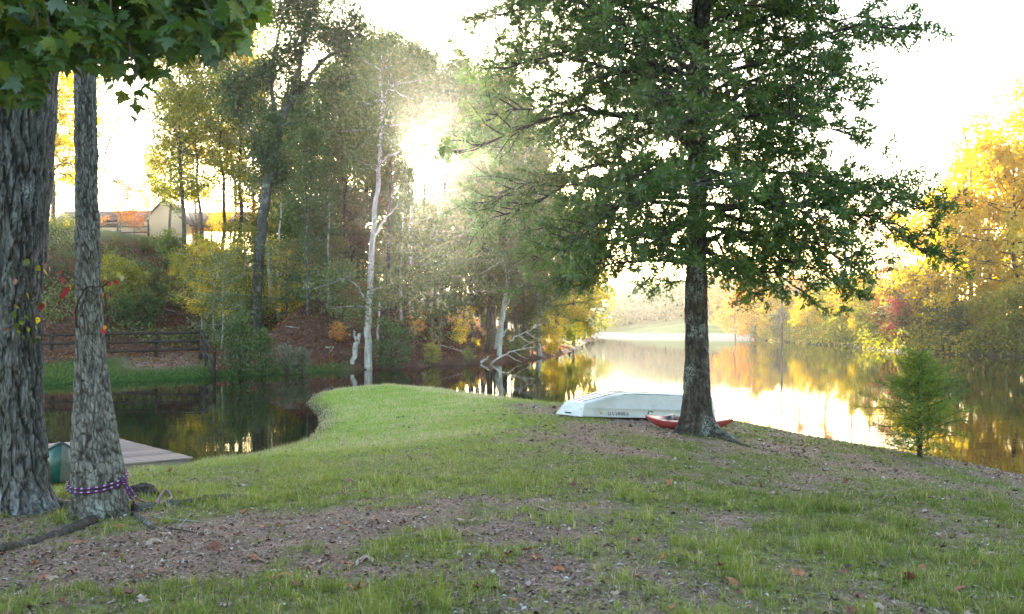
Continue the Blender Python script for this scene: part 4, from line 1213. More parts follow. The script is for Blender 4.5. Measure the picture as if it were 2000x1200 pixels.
# ------------------------------------------------------------------ maple leaves hanging over the left trunks
def maple_leaf_mesh(name, seed, curl=.12, size=1.0):
    r = np.random.default_rng(seed)
    out_ = [(0, 0), (.16, -.02), (.34, -.10), (.30, .08), (.56, .14), (.46, .26), (.60, .42), (.36, .38), (.30, .46), (.22, .42), (.24, .62), (.12, .66), (0, .98)]
    pts = out_ + [(-x, y) for x, y in reversed(out_[1:-1])]
    pts = [(x * r.uniform(.9, 1.1), y * r.uniform(.93, 1.07)) for x, y in pts]
    V = [(0, .34, 0)] + [(x, y, curl * (-1.1 * abs(x) ** 1.3 + .6 * x * x) - curl * 1.2 * (y - .3) ** 2 + r.normal() * .02) for x, y in pts]
    n = len(pts)
    T = [(0, 1 + i, 1 + (i + 1) % n) for i in range(n)]
    V = np.array(V) * size
    # stalk
    V = np.vstack([V, [(-.012 * size, 0, 0), (.012 * size, 0, 0), (.02 * size, -.45 * size, -.05 * size)]])
    T.append((n + 1, n + 3, n + 2))
    return np_mesh(name, V, np.array(T), False, {'tone': np.full(len(T), r.uniform(.25, .8))})
MLF = [maple_leaf_mesh('leaf', 300 + k, .25 + .12 * (k % 3)) for k in range(7)]

def hang_boundary(px):
    return np.interp(px, [-300, 0, 60, 100, 130, 150, 190, 215, 240, 262, 300, 330, 360, 400, 440, 480, 505, 525], [260, 195, 205, 160, 120, 140, 120, 190, 180, 250, 150, 120, 112, 105, 120, 88, 60, 8])
r = np.random.default_rng(400)
def hang_points(n, x0, x1, r, near=True):
    out_ = []
    while len(out_) < n:
        px = r.uniform(x0, x1); b = hang_boundary(px) - 14 + 16 * sin(px * .11) + 9 * sin(px * .29 + 1)
        py = b - abs(r.normal()) * 75 if near else r.uniform(-260, b - 4)
        if py < -200 or py > b: continue
        if 185 < px < 262 and py > 95 and r.uniform() < .62: continue
        if 262 < px < 330 and 70 < py and r.uniform() < .6: continue
        d = r.uniform(4.3, 6.9) if not near else r.uniform(3.9, 5.6)
        out_.append((px, py, d))
    return out_
def leaf_matrix(p, r, s):
    # leaves hang: tip downwards, blade half turned to the sky
    yaw = r.uniform(0, 2 * pi); pitch = r.uniform(-1.25, -.15); roll = r.normal() * .5
    return Matrix.Translation(p) @ Matrix.Rotation(yaw, 4, 'Z') @ Matrix.Rotation(pitch, 4, 'X') @ Matrix.Rotation(roll, 4, 'Y') @ Matrix.Scale(s, 4)
for root, x0, x1, seedk in ((big, -160, 215, 1), (rope_tree, 195, 522, 2)):
    r = np.random.default_rng(400 + seedk)
    P0 = root.location
    near = hang_points(260, x0, x1, r, True)
    wd = MB()
    for i, (px, py, d) in enumerate(near):
        p = W(px, py, d) - P0
        o = bpy.data.objects.new('leaf', MLF[i % 7]); COL.objects.link(o)
        if len(MLF[i % 7].materials) == 0: MLF[i % 7].materials.append(LEAF['maple'])
        o.parent = root
        o.matrix_local = leaf_matrix(p, r, r.uniform(.070, .120))
    far_ = hang_points(2600 if seedk == 1 else 1900, x0 - (160 if seedk == 1 else 0), x1, r, False)
    base = np.array([v_.co[:] for v_ in MLF[2].vertices]); nT = len(MLF[2].polygons)
    tri = np.array([tuple(p_.vertices) for p_ in MLF[2].polygons])
    VV = []; TT = []; tn = []
    for i, (px, py, d) in enumerate(far_):
        M = np.array(leaf_matrix(W(px, py, d) - P0, r, r.uniform(.07, .115)))
        VV.append(base @ M[:3, :3].T + M[:3, 3]); TT.append(tri + i * len(base)); tn.append(np.full(nT, r.uniform(0, .9)))
    tag(link('foliage', np_mesh('foliage', np.concatenate(VV), np.concatenate(TT), False, {'tone': np.concatenate(tn)}), LEAF['maple'], root), kind='stuff')
    # boughs carrying the leaves
    tips = [near[k] for k in range(0, 260, 9)]
    sx = 150 if seedk == 2 else 30
    st = W(sx if seedk == 1 else 166, -160, dL if seedk == 1 else dR) - P0
    for (px, py, d) in tips:
        e = W(px, py - 30, d) - P0
        m1 = st.lerp(e, .4) + Vector((0, 0, .35)); m2 = st.lerp(e, .75) + Vector((r.normal() * .08, r.normal() * .08, .22))
        wd.tube(np.array([tuple(st), tuple(m1), tuple(m2), tuple(e)]), np.array([.035, .022, .012, .004]), 5)
    link('boughs', wd.mesh('boughs'), BARK['twig'], root)
# bare twig hanging right of the rope tree, and knots
mb = MB()
tp = [(237, 196, 7.9), (233, 228, 7.9), (222, 252, 7.9), (212, 280, 7.9), (205, 302, 7.9)]
P = np.array([tuple(W(*q) - PR_) for q in tp]); mb.tube(P, np.array([.004, .006, .006, .007, .006]), 5)
link('dead_twig', mb.mesh('dead_twig'), BARK['dark'], rope_tree)

# creeper on the thick trunk
r = np.random.default_rng(500)
def creeper(name, label, spots, stem, lm, size, d, seed):
    r = np.random.default_rng(seed)
    P0 = W(stem[0][0], stem[0][1], stem[0][2])
    o = empty(name, P0, 0, label, 'climbing plant')
    mb = MB(); P = np.array([tuple(W(*q) - P0) for q in stem])
    tt = np.linspace(0, len(P) - 1, len(P) * 4)
    PP = np.stack([np.interp(tt, np.arange(len(P)), P[:, k]) for k in range(3)], -1) + r.normal(size=(len(tt), 3)) * .004
    mb.tube(PP, np.linspace(.012, .004, len(tt)), 6)
    for (px, py, dd, c) in spots:
        p = W(px, py, dd) - P0
        k = np.argmin(((PP - np.array(p)) ** 2).sum(1))
        mb.tube(np.array([PP[k], (PP[k] + np.array(p)) / 2 + (0, 0, .02), np.array(p)]), np.array([.003, .002, .0015]), 4)
    link('stem', mb.mesh('stem'), BARK['twig'], o)
    for i, (px, py, dd, c) in enumerate(spots):
        lf = link('leaf', lm[i % len(lm)], LEAF[c], o)
        lf.matrix_local = Matrix.Translation(W(px, py, dd) - P0) @ Matrix.Rotation(r.uniform(-1, 1), 4, 'Z') @ Matrix.Rotation(-1.0 + r.normal() * .4, 4, 'X') @ Matrix.Rotation(r.uniform(-1.2, 1.2), 4, 'Y') @ Matrix.Scale(size * r.uniform(.7, 1.3), 4)
    return o
def ovate(seed):
    r = np.random.default_rng(seed)
    out_ = [(0, 0), (.22, .06), (.36, .25), (.33, .5), (.18, .78), (0, 1.02)]
    pts = out_ + [(-x, y) for x, y in reversed(out_[1:-1])]
    V = [(0, .4, .03)] + [(x, y, -.35 * x * x - .15 * (y - .4) ** 2 - .1 * abs(x)) for x, y in pts]
    n = len(pts); T = [(0, 1 + i, 1 + (i + 1) % n) for i in range(n)]
    return np_mesh('leaf', np.array(V), np.array(T), False, {'tone': np.full(n, r.uniform(.4, .95))})
OV = [ovate(k) for k in range(4)]
dF = dL - .36
sp = [(52, 505, dF, 'maple'), (24, 518, dF, 'maple'), (18, 528, dF, 'maple'), (30, 545, dF, 'rust'), (70, 520, dF + .1, 'lime'), (86, 525, dF + .2, 'yellow'), (76, 535, dF + .1, 'maple'),
      (54, 572, dF, 'lime'), (66, 582, dF, 'lime'), (76, 588, dF + .1, 'maple'), (86, 588, dF + .2, 'pale'), (82, 592, dF + .15, 'red'), (28, 596, dF, 'lime'), (24, 608, dF, 'maple'), (12, 615, dF, 'maple'),
      (40, 626, dF, 'cypress'), (56, 640, dF, 'cypress'), (50, 615, dF, 'maple'), (62, 610, dF, 'maple'), (76, 620, dF + .1, 'yellow'), (70, 636, dF + .1, 'pale'), (74, 656, dF + .1, 'pale'), (90, 632, dF + .2, 'pale'), (46, 655, dF, 'maple'),
      (36, 645, dF, 'maple'), (10, 640, dF, 'rust'), (60, 660, dF, 'maple'), (84, 512, dF + .25, 'red'), (98, 520, dF + .25, 'pale'), (30, 632, dF, 'maple')]
creeper('creeper', 'green creeper with a few red leaves clinging to the thick left trunk', sp,
        [(66, 670, dF), (64, 600, dF), (40, 575, dF), (62, 590, dF), (52, 530, dF), (30, 505, dF), (4, 490, dF)], OV, .066, dL, 501)
sp2 = [(118, 528, dR -0.50, 'red'), (124, 542, dR -0.50, 'red'), (132, 548, dR -0.50, 'red'), (128, 562, dR -0.50, 'red'), (121, 572, dR -0.50, 'red'), (140, 520, dR -0.30, 'red'), (138, 556, dR -0.40, 'orange'), (146, 604, dR -0.20, 'red'),
       (206, 546, dR -0.30, 'red'), (216, 552, dR -0.30, 'red'), (224, 548, dR -0.30, 'red'), (203, 570, dR -0.30, 'orange'), (212, 576, dR -0.30, 'red'), (205, 540, dR -0.20, 'lime'), (212, 560, dR -0.20, 'lime'), (232, 532, dR -0.30, 'lime'), (240, 538, dR -0.30, 'pale'),
       (204, 636, dR -0.20, 'orange'), (200, 642, dR -0.20, 'red'), (145, 612, dR -0.20, 'lime')]
creeper('creeper', 'red-leaved creeper sprays sticking out both sides of the rope-tied trunk', sp2,
        [(150, 640, dR -0.15), (150, 590, dR -0.22), (170, 560, dR -0.25), (200, 560, dR -0.25), (206, 590, dR -0.20), (203, 640, dR -0.18)], OV, .06, dR, 502)

# ------------------------------------------------------------------ roots
def on_ground(px, py, lift=0.0, d0=4.0):
    p = ground_at(px, py, d0, 60); return Vector((p.x, p.y, p.z + lift))
def root(label, pts, r0, r1, mat, seed):
    r = np.random.default_rng(seed)
    P = np.array([tuple(on_ground(a, b)) for a, b in pts])
    tt = np.linspace(0, len(P) - 1, len(P) * 6)
    PP = np.stack([np.interp(tt, np.arange(len(P)), P[:, k]) for k in range(3)], -1)
    PP[:, 2] += .25 * r0 + .3 * r0 * np.sin(tt * 2.1 + seed); PP[:, :2] += r.normal(size=(len(tt), 2)) * .008
    c0 = PP.mean(0)
    mb = MB(); mb.tube(PP - c0, np.linspace(r0, r1, len(tt)) * (1 + .18 * r.normal(size=len(tt))), 9)
    return tag(link('root', mb.mesh('root'), mat, None, Vector(c0)), label, 'root')
root('dark exposed root running left from the rope-tied tree across the soil', [(180, 1022), (130, 1042), (60, 1062), (0, 1078), (-80, 1100)], .05, .03, BARK['dark'], 1)
root('grey exposed root running right from the rope-tied tree past the rope end', [(262, 1000), (320, 988), (380, 982), (440, 978), (490, 972)], .055, .03, BARK['grey'], 2)
root('thick buttress root between the two left trunks', [(70, 990), (110, 990), (140, 998), (180, 1012)], .08, .04, BARK['dark'], 3)
root('short lichen-grey root in front of the rope-tied tree', [(262, 1008), (285, 1022), (300, 1036)], .035, .015, BARK['grey'], 4)
root('low root of the oak spreading right over the lawn', [(1392, 846), (1420, 862), (1455, 872), (1490, 880)], .045, .012, BARK['dark'], 5)
# rotten stump behind the rope
ps = on_ground(278, 968)
bm = bmesh.new(); bmesh.ops.create_icosphere(bm, subdivisions=4, radius=1)
for v_ in bm.verts:
    n_ = float(fbm(v_.co.x * 2 + 5, v_.co.y * 2 + v_.co.z * 2.7, 33, 4))
    v_.co = Vector((v_.co.x * .17, v_.co.y * .13, v_.co.z * .10)) * (.7 + .7 * n_)
me = bpy.data.meshes.new('stump'); bm.to_mesh(me); bm.free()
tag(link('stump', me, BARK['dark'], None, ps + Vector((0, .0, .03))), 'low rotten brown stump lump behind the purple rope', 'stump')

# ------------------------------------------------------------------ rope
m_rope, nt, out = new_mat('rope_braid')
uvn = attr(nt, 'along'); uva = attr(nt, 'around')
cmb = nt.nodes.new('ShaderNodeCombineXYZ'); nt.links.new(uvn, cmb.inputs[0]); nt.links.new(uva, cmb.inputs[1])
def mth(nt, op, a, b=None):
    n = nt.nodes.new('ShaderNodeMath'); n.operation = op
    for i, v in enumerate((a, b)):
        if v is None: continue
        if isinstance(v, (int, float)): n.inputs[i].default_value = v
        else: nt.links.new(v, n.inputs[i])
    return n.outputs[0]
h1 = mth(nt, 'FRACT', mth(nt, 'MULTIPLY', uvn, 15.0))
h2 = mth(nt, 'FRACT', mth(nt, 'ADD', mth(nt, 'MULTIPLY', uvn, 30.0), mth(nt, 'MULTIPLY', uva, 2.0)))
a1 = mth(nt, 'LESS_THAN', h1, .34)
b1 = mth(nt, 'GREATER_THAN', mth(nt, 'SINE', mth(nt, 'MULTIPLY', uva, 12.566)), .15)
fl = mth(nt, 'MULTIPLY', a1, b1)
c = mixc(nt, fl, mixc(nt, mth(nt, 'LESS_THAN', h2, .35), (.055, .010, .085), (.12, .012, .07)), (.36, .31, .40))
wv2 = mth(nt, 'SINE', mth(nt, 'ADD', mth(nt, 'MULTIPLY', uvn, 700.0), mth(nt, 'MULTIPLY', uva, 25.13)))
principled(nt, out, c, .6, bump(nt, wv2, .6, .002), .3)
def rope_curve(paths, rad=.0115, sides=12):
    VV = []; QQ = []; al = []; ar = []; n0 = 0
    for P in paths:
        P = np.asarray(P, float)
        # Catmull-Rom resample
        out_ = []
        Pp = np.vstack([2 * P[0] - P[1], P, 2 * P[-1] - P[-2]])
        for i in range(len(P) - 1):
            p0, p1, p2, p3 = Pp[i:i + 4]
            for s in np.linspace(0, 1, 10, endpoint=False):
                out_.append(.5 * ((2 * p1) + (-p0 + p2) * s + (2 * p0 - 5 * p1 + 4 * p2 - p3) * s * s + (-p0 + 3 * p1 - 3 * p2 + p3) * s ** 3))
        out_.append(P[-1]); C = np.array(out_)
        ln = np.concatenate([[0], np.cumsum(np.linalg.norm(np.diff(C, axis=0), axis=1))])
        m = int(ln[-1] / .008); s = np.linspace(0, ln[-1], m)
        C = np.stack([np.interp(s, ln, C[:, k]) for k in range(3)], -1)
        T = np.gradient(C, axis=0); T /= np.linalg.norm(T, axis=1, keepdims=True)
        A = np.cross(T, (0, 0, 1.0)); A /= np.linalg.norm(A, axis=1, keepdims=True) + 1e-9; B = np.cross(T, A)
        th = np.arange(sides + 1) * 2 * pi / sides
        rr = rad * (1 + .05 * np.sin(s * 400))
        V = C[:, None] + rr[:, None, None] * (A[:, None] * np.cos(th)[None, :, None] + B[:, None] * np.sin(th)[None, :, None])
        VV.append(V.reshape(-1, 3)); k = sides + 1
        i = np.arange(m - 1)[:, None] * k; j = np.arange(sides)[None, :]
        QQ.append((np.stack([i + j, i + j + 1, i + k + j + 1, i + k + j], -1).reshape(-1, 4)) + n0)
        al.append(np.repeat(s, k)); ar.append(np.tile(np.arange(k) / sides, m)); n0 += m * k
    return np.concatenate(VV), np.concatenate(QQ), np.concatenate(al), np.concatenate(ar)
cR = W(191, 940, dR); rw = 51.5 * dR / F + .008
def wrap(h0, h1, a0, a1, n=26, off=0):
    # angle measured from the side facing the camera; + = right
    res = []
    for i in range(n):
        t = i / (n - 1); a = a0 + (a1 - a0) * t
        dip = h0 + (h1 - h0) * t - .055 * cos(a) - .02 * sin(a) * -1
        res.append((cR.x + (rw + off) * sin(a), dR - (rw + off) * cos(a), cR.z + dip))
    return res
knot = W(243, 941, dR - .06)
w1 = [tuple(knot)] + wrap(.02, .035, 1.25, -4.9, 34, .004) + [tuple(knot + Vector((0.01, .01, .01)))]
w2 = [tuple(knot + Vector((0, 0, -.015)))] + wrap(-.014, .0, 1.2, -4.9, 34, .010) + [tuple(knot + Vector((0.01, -.01, -.02)))]
def gp(px, py, l=.012): return tuple(on_ground(px, py, l))
tail1 = [tuple(knot), tuple(W(254, 955, dR - .1)), tuple(W(266, 972, dR - .1)), gp(285, 984), gp(305, 986), gp(322, 980), gp(340, 976), gp(352, 978), gp(350, 985), gp(335, 984), gp(318, 986), gp(300, 990)]
tail2 = [tuple(knot + Vector((.01, 0, -.01))), tuple(W(250, 962, dR - .14)), tuple(W(262, 982, dR - .14)), gp(280, 992), gp(302, 991), gp(312, 978, .03), gp(322, 968, .05), gp(332, 971, .04), gp(334, 978, .02), gp(318, 985), gp(296, 994), gp(270, 1000), gp(262, 1001)]
V, Q, al, ar = rope_curve([w1, w2, tail1, tail2])
kb = MB()
rp = empty('rope', PR_, 0, 'purple braided rope wound twice round the slimmer left trunk with its end on the soil', 'rope')
o = link('cord', np_mesh('cord', V - np.array(PR_), Q, True, vert_attr={'along': al, 'around': ar}), m_rope, rp)
kp = []
for i in range(14):
    a = i / 13 * 4 * pi
    kp.append(tuple(knot + Vector((.018 * cos(a), .018 * sin(a), .016 * sin(a * .5)))))
V, Q, al, ar = rope_curve([kp])
link('knot', np_mesh('knot', V - np.array(PR_), Q, True, vert_attr={'along': al, 'around': ar}), m_rope, rp)

# ------------------------------------------------------------------ dock and canoe
m_plank, nt, out = new_mat('dock_plank')
oi = nt.nodes.new('ShaderNodeObjectInfo')
pc = ramp(nt, noise(nt, 4, 6, .7, mapping(nt, (2, 30, 30))), [(.3, (.17,.125,.115)), (.7, (.33,.26,.24))])
pc = mixc(nt, 1.0, pc, ramp(nt, oi.outputs['Random'], [(0, (.68,.68,.68)), (1, (1.15,1.12,1.1))]), 'MULTIPLY')
principled(nt, out, pc, .8, bump(nt, noise(nt, 10, 4, .7, mapping(nt, (2, 40, 40))), .4, .004), .25)
corner = Vector((-5.5, 17.2, 0)); u = Vector((-2.8, -2.4, 0)).normalized(); w = Vector((-2.4, 2.8, 0)).normalized()
DW = 3.7; DL = 4.6; nP = 22
dock = empty('dock', corner, math.atan2(u.y, u.x), 'low weathered plank dock lying at the water edge behind the rope-tied tree', 'dock')
side = -1 if Vector((-u.y, u.x, 0)).dot(w) < 0 else 1
r = np.random.default_rng(9)
pwid = DW / nP
for i in range(nP):
    mb = MB(); mb.box((0, 0, 0), (DL + r.normal() * .012, pwid - .030, .034))
    link('plank', mb.mesh('plank', False), m_plank, dock, (DL / 2, side * (i + .5) * pwid, .235 + r.normal() * .002))
mb = MB()
for yy in (.06, DW / 2, DW - .06): mb.box((DL / 2, side * yy, .135), (DL - .1, .05, .15))
link('frame', mb.mesh('frame', False), m_plank, dock)
for xx in (.25, DL - .3):
    for yy in (.1, DW - .1):
        mb = MB(); mb.box((xx, side * yy, -.25), (.1, .1, .6)); link('leg', mb.mesh('leg', False), m_plank, dock)

m_canoe, nt, out = new_mat('canoe_green')
principled(nt, out, ramp(nt, noise(nt, 4, 4, .6, mapping(nt, (1, 1, 1))), [(.3, (.004,.045,.034)), (.7, (.010,.08,.06))]), .38, None, .5)
m_canoe2, nt, out = new_mat('canoe_grey_reflection')
principled(nt, out, ramp(nt, noise(nt, 5, 6, .7, mapping(nt, (1, 1, 1))), [(.3, (.04,.06,.05)), (.6, (.15,.145,.12)), (.8, (.24,.22,.18))]), .5, None, .4)  # same green hull; the grey reflection on its right side is painted in
m_rim, nt, out = new_mat('canoe_rim')
principled(nt, out, (.05, .05, .05), .45, None, .4)
pc0 = W(116, 945, 12.6); pc0.z = gz(pc0.x, pc0.y)
canoe = empty('canoe', pc0, 0, 'dark green canoe with a black rim, bow showing between the two left trunks', 'canoe')
Lc = 3.7; ns = 26
canoe.rotation_euler = (-.12, 0, 0)
def canoe_sec(t):
    wd = .44 * sin(pi * min(max(t, .0), 1)) ** .55 if 0 < t < 1 else 0.0
    ht = .33 + .22 * abs(2 * t - 1) ** 5
    return wd, ht
dirc = Vector((-.42, .91, 0)).normalized(); pr_ = Vector((dirc.y, -dirc.x, 0))
def hull_side(sg, mat, nm):
    V = []; 
    for i in range(ns):
        t = i / (ns - 1); wd, ht = canoe_sec(t)
        keel = .05 * abs(2 * t - 1) ** 4
        for (a, h) in ((0, 0), (.45, .03), (.8, .14), (.97, .45), (1.0, 1.0)):
            q = dirc * (t * Lc - .12 * h * (1 if t < .03 else 0)) + pr_ * sg * wd * a
            V.append((q.x, q.y, keel + (ht - keel) * h))
    Q = [(i * 5 + j, i * 5 + j + 1, i * 5 + j + 6, i * 5 + j + 5) for i in range(ns - 1) for j in range(4)]
    me = np_mesh(nm, V, Q, True); o = link(nm, me, mat, canoe)
    md = o.modifiers.new('thick', 'SOLIDIFY'); md.thickness = .012; md.offset = 0
hull_side(-1, m_canoe, 'hull_side'); hull_side(1, m_canoe2, 'hull_side')
mb = MB()
for sg in (-1, 1):
    P = []
    for i in range(ns):
        t = i / (ns - 1); wd, ht = canoe_sec(t); q = dirc * (t * Lc - (.12 if i == 0 else 0)) + pr_ * sg * wd; P.append((q.x, q.y, ht))
    mb.tube(np.array(P), .016, 6)
link('gunwale', mb.mesh('gunwale'), m_rim, canoe)
wd, ht = canoe_sec(.1)
q0 = dirc * -.10; q1 = dirc * (.1 * Lc) - pr_ * wd * .98; q2 = dirc * (.1 * Lc) + pr_ * wd * .98
mb = MB(); mb.add([(q0.x, q0.y, .545), (q1.x, q1.y, ht - .005), (q2.x, q2.y, ht - .005), (q0.x, q0.y, .53), (q1.x, q1.y, ht - .02), (q2.x, q2.y, ht - .02)], [(0, 3, 4, 1), (1, 4, 5, 2), (2, 5, 3, 0)], [(0, 1, 2), (3, 5, 4)])
link('bow_deck', mb.mesh('bow_deck', False), m_rim, canoe)

# ------------------------------------------------------------------ upturned boat
m_boat, nt, out = new_mat('boat_paint')
v = mapping(nt, (1, 1, 1))
bc = ramp(nt, noise(nt, 2.2, 6, .7, v), [(.3, (.44,.42,.39)), (.55, (.66,.645,.62)), (.8, (.78,.77,.75))])
st_ = ramp(nt, noise(nt, 9, 6, .75, mapping(nt, (1, 1, .35))), [(.56, (0, 0, 0)), (.72, (1, 1, 1))])
bc = mixc(nt, mixc(nt, .5, st_, (0, 0, 0)), bc, (.30, .27, .23))
side_shade_dirt = mixc(nt, .55, bc, (.36, .35, .33))  # shade on the boat's sides, with their beige-grey dirt, mixed into the paint
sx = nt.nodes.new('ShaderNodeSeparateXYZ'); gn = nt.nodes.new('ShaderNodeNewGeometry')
bc = mixc(nt, attr(nt, 'flank'), bc, side_shade_dirt)
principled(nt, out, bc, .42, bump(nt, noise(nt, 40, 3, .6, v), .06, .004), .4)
m_boatrib, nt, out = new_mat('boat_rib')
principled(nt, out, ramp(nt, noise(nt, 9, 5, .7, mapping(nt, (1, 1, 1))), [(.3, (.22,.20,.19)), (.7, (.42,.40,.38))]), .5, None, .4)
m_ribdark, nt, out = new_mat('grimy_seam')
principled(nt, out, (.13, .115, .10), .7, None, .2)
m_ink, nt, out = new_mat('registration_ink')
principled(nt, out, (.03, .03, .04), .6, None, .2)
m_sticker, nt, out = new_mat('faded_sticker')
principled(nt, out, ramp(nt, noise(nt, 60, 3, .6, mapping(nt, (1, 1, 1))), [(.4, (.38,.29,.16)), (.6, (.55,.46,.32))]), .6, None, .2)
bo = Vector((1.65, 20.0, gz(1.65, 20.0) + .03))
be = Vector((1.65 + .79 * 3.7, 20 + .62 * 3.7, 0)); be.z = gz(be.x, be.y)
yaw = math.atan2(.62, .79)
boat = empty('rowing_boat', bo, yaw, 'upturned white flat-bottomed metal boat lying on the grass behind the oak', 'boat')
boat.rotation_mode = 'XYZ'
pitch = -math.asin(max(min((be.z - bo.z) / 3.7, .2), -.2))
boat.rotation_euler = (0, pitch * .7, yaw)
BL = 3.75
def bsec(s):
    hgt = np.interp(s, [0, .12, .95, 1.4, 2.8, BL], [.27, .30, .49, .51, .51, .48])
    wg = np.interp(s, [0, .5, 1.3, 2.8, BL], [.40, .50, .57, .57, .53])      # gunwale half width
    wb = np.interp(s, [0, .5, 1.3, 2.8, BL], [.29, .35, .42, .43, .41])      # bottom half width
    return hgt, wg, wb
ss = np.array([-.02, .0, .12, .3, .5, .7, .95, 1.15, 1.4, 1.9, 2.4, 2.8, 3.3, BL])
V = []; K = None
for s in ss:
    h_, g_, b_ = bsec(max(s, 0))
    def y_at(z): return g_ + (b_ - g_) * (z / h_) ** 1.15
    ring = [(-.57, 0)]
    e_ = .022 if s > .05 else .001
    prof = [(g_ + e_, .0), (g_ + e_, .022), (g_, .026), (y_at(.155), .155), (y_at(.165) + e_, .172), (y_at(.185) + e_, .192), (y_at(.205), .21), (y_at(h_ * .78), h_ * .78), (b_ + .012, h_ - .02), (b_ - .015, h_)]
    mid = [(b_ * .35, h_ + .006)]
    full = [(-a, z) for a, z in prof] + [(-a, z) for a, z in mid] + [(a, z) for a, z in mid] + [(a, z) for a, z in reversed(prof)]
    K = len(full)
    for a, z in full:
        rake = .16 * (1 - z / .27) if s <= 0 else 0
        V.append((s - max(rake, 0), a, z))
V = np.array(V); V[:, 1] += .57                      # near side at y = 0
V[:, 1] = V[:, 1]
Q = [(i * K + j, i * K + j + 1, (i + 1) * K + j + 1, (i + 1) * K + j) for i in range(len(ss) - 1) for j in range(K - 1)]
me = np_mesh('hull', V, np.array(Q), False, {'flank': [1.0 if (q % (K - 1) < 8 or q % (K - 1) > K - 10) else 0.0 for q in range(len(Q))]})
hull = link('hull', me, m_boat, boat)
md = hull.modifiers.new('thick', 'SOLIDIFY'); md.thickness = .006; md.offset = -1
# bow and stern plates
def plate(nm, idx, s_out):
    ring = V[idx * K:(idx + 1) * K].copy(); ring[:, 0] += s_out
    mb = MB(); ctr = ring.mean(0)
    mb.add(np.vstack([ring, ctr]), None, [(i, (i + 1) % K, K) for i in range(K)])
    return link(nm, mb.mesh(nm, False), m_boat, boat)
plate('bow_plate', 0, .0); plate('transom', len(ss) - 1, -.004)
for yy in (-.22, 0, .22):
    mb = MB(); P = []
    for s in (.06, .3, .6, .95, 1.4, 2.2, 3.0, 3.7):
        h_, g_, b_ = bsec(s); P.append((s, .57 + yy * (b_ / .43), h_ + .012))
    for a, b in zip(P[:-1], P[1:]):
        mb.bar(a, b, .032, .022)
    link('keel_strip', mb.mesh('keel_strip', False), m_boatrib, boat)
mb = MB(); P = []
for s in (.95, 1.4, 2.2, 3.0, 3.7):
    h_, g_, b_ = bsec(s); P.append((s, .57 - b_ - .012, h_ - .03))
for a, b in zip(P[:-1], P[1:]): mb.bar(a, b, .016, .034)
link('chine_strip', mb.mesh('chine_strip', False), m_ribdark, boat)
mb = MB(); mb.box((-.155, .62, .052), (.03, .17, .028)); link('bow_handle', mb.mesh('bow_handle', False), m_rim, boat)
# registration characters and a faded sticker on the side
fc = bpy.data.curves.new('registration', 'FONT'); fc.body = 'LI S 24NIE 6'; fc.size = .105; fc.extrude = .0012; fc.space_character = 1.02
fo = bpy.data.objects.new('registration', fc); COL.objects.link(fo)
dg = bpy.context.evaluated_depsgraph_get(); dg.update()
fme = bpy.data.meshes.new_from_object(fo.evaluated_get(dg)); bpy.data.objects.remove(fo)
fme.name = 'registration'
s0 = .52
h_, g_, b_ = bsec(.9)
ang = math.atan2(g_ - (g_ + (b_ - g_) * (.155 / h_) ** 1.15), .13)
h1_, g1_, b1_ = bsec(.44); h2_, g2_, b2_ = bsec(1.10)
y1 = .57 - (g1_ + (b1_ - g1_) * (.09 / h1_) ** 1.15); y2 = .57 - (g2_ + (b2_ - g2_) * (.09 / h2_) ** 1.15)
ay = math.atan2(y2 - y1, .66)
ro_ = link('registration', fme, m_ink, boat)
ro_.matrix_local = Matrix.Translation((.44, y1 - .050, .046)) @ Matrix.Rotation(ay, 4, 'Z') @ Matrix.Rotation(pi / 2 - ang, 4, 'X')
mb = MB(); mb.box((0, 0, 0), (.075, .003, .085))
so = link('sticker', mb.mesh('sticker', False), m_sticker, boat)
so.matrix_local = Matrix.Translation((.27, .57 - .46 - .030, .10)) @ Matrix.Rotation(ay, 4, 'Z') @ Matrix.Rotation(-ang, 4, 'X')

# ------------------------------------------------------------------ kayak
m_kayak, nt, out = new_mat('kayak_red')
principled(nt, out, ramp(nt, noise(nt, 5, 5, .7, mapping(nt, (1, 1, 1))), [(.3, (.24,.030,.028)), (.7, (.36,.055,.05))]), .42, None, .4)
m_kd, nt, out = new_mat('kayak_deck')
principled(nt, out, ramp(nt, noise(nt, 4, 5, .7, mapping(nt, (1, 1, 1))), [(.3, (.36,.10,.09)), (.7, (.52,.22,.20))]), .5, None, .4)
ka = Vector((2.60, 19.35, 0)); kb_ = Vector((4.12, 18.55, 0))
ka.z = gz(ka.x, ka.y); kb_.z = gz(kb_.x, kb_.y)
km = (ka + kb_) / 2; kl = (kb_ - ka).length + .0
kayak = empty('kayak', km, math.atan2(kb_.y - ka.y, kb_.x - ka.x), 'small red sit-on kayak lying between the upturned boat and the oak trunk', 'kayak')
kayak.rotation_euler[0] = .05
n = 31; rows_h = []; rows_d = []
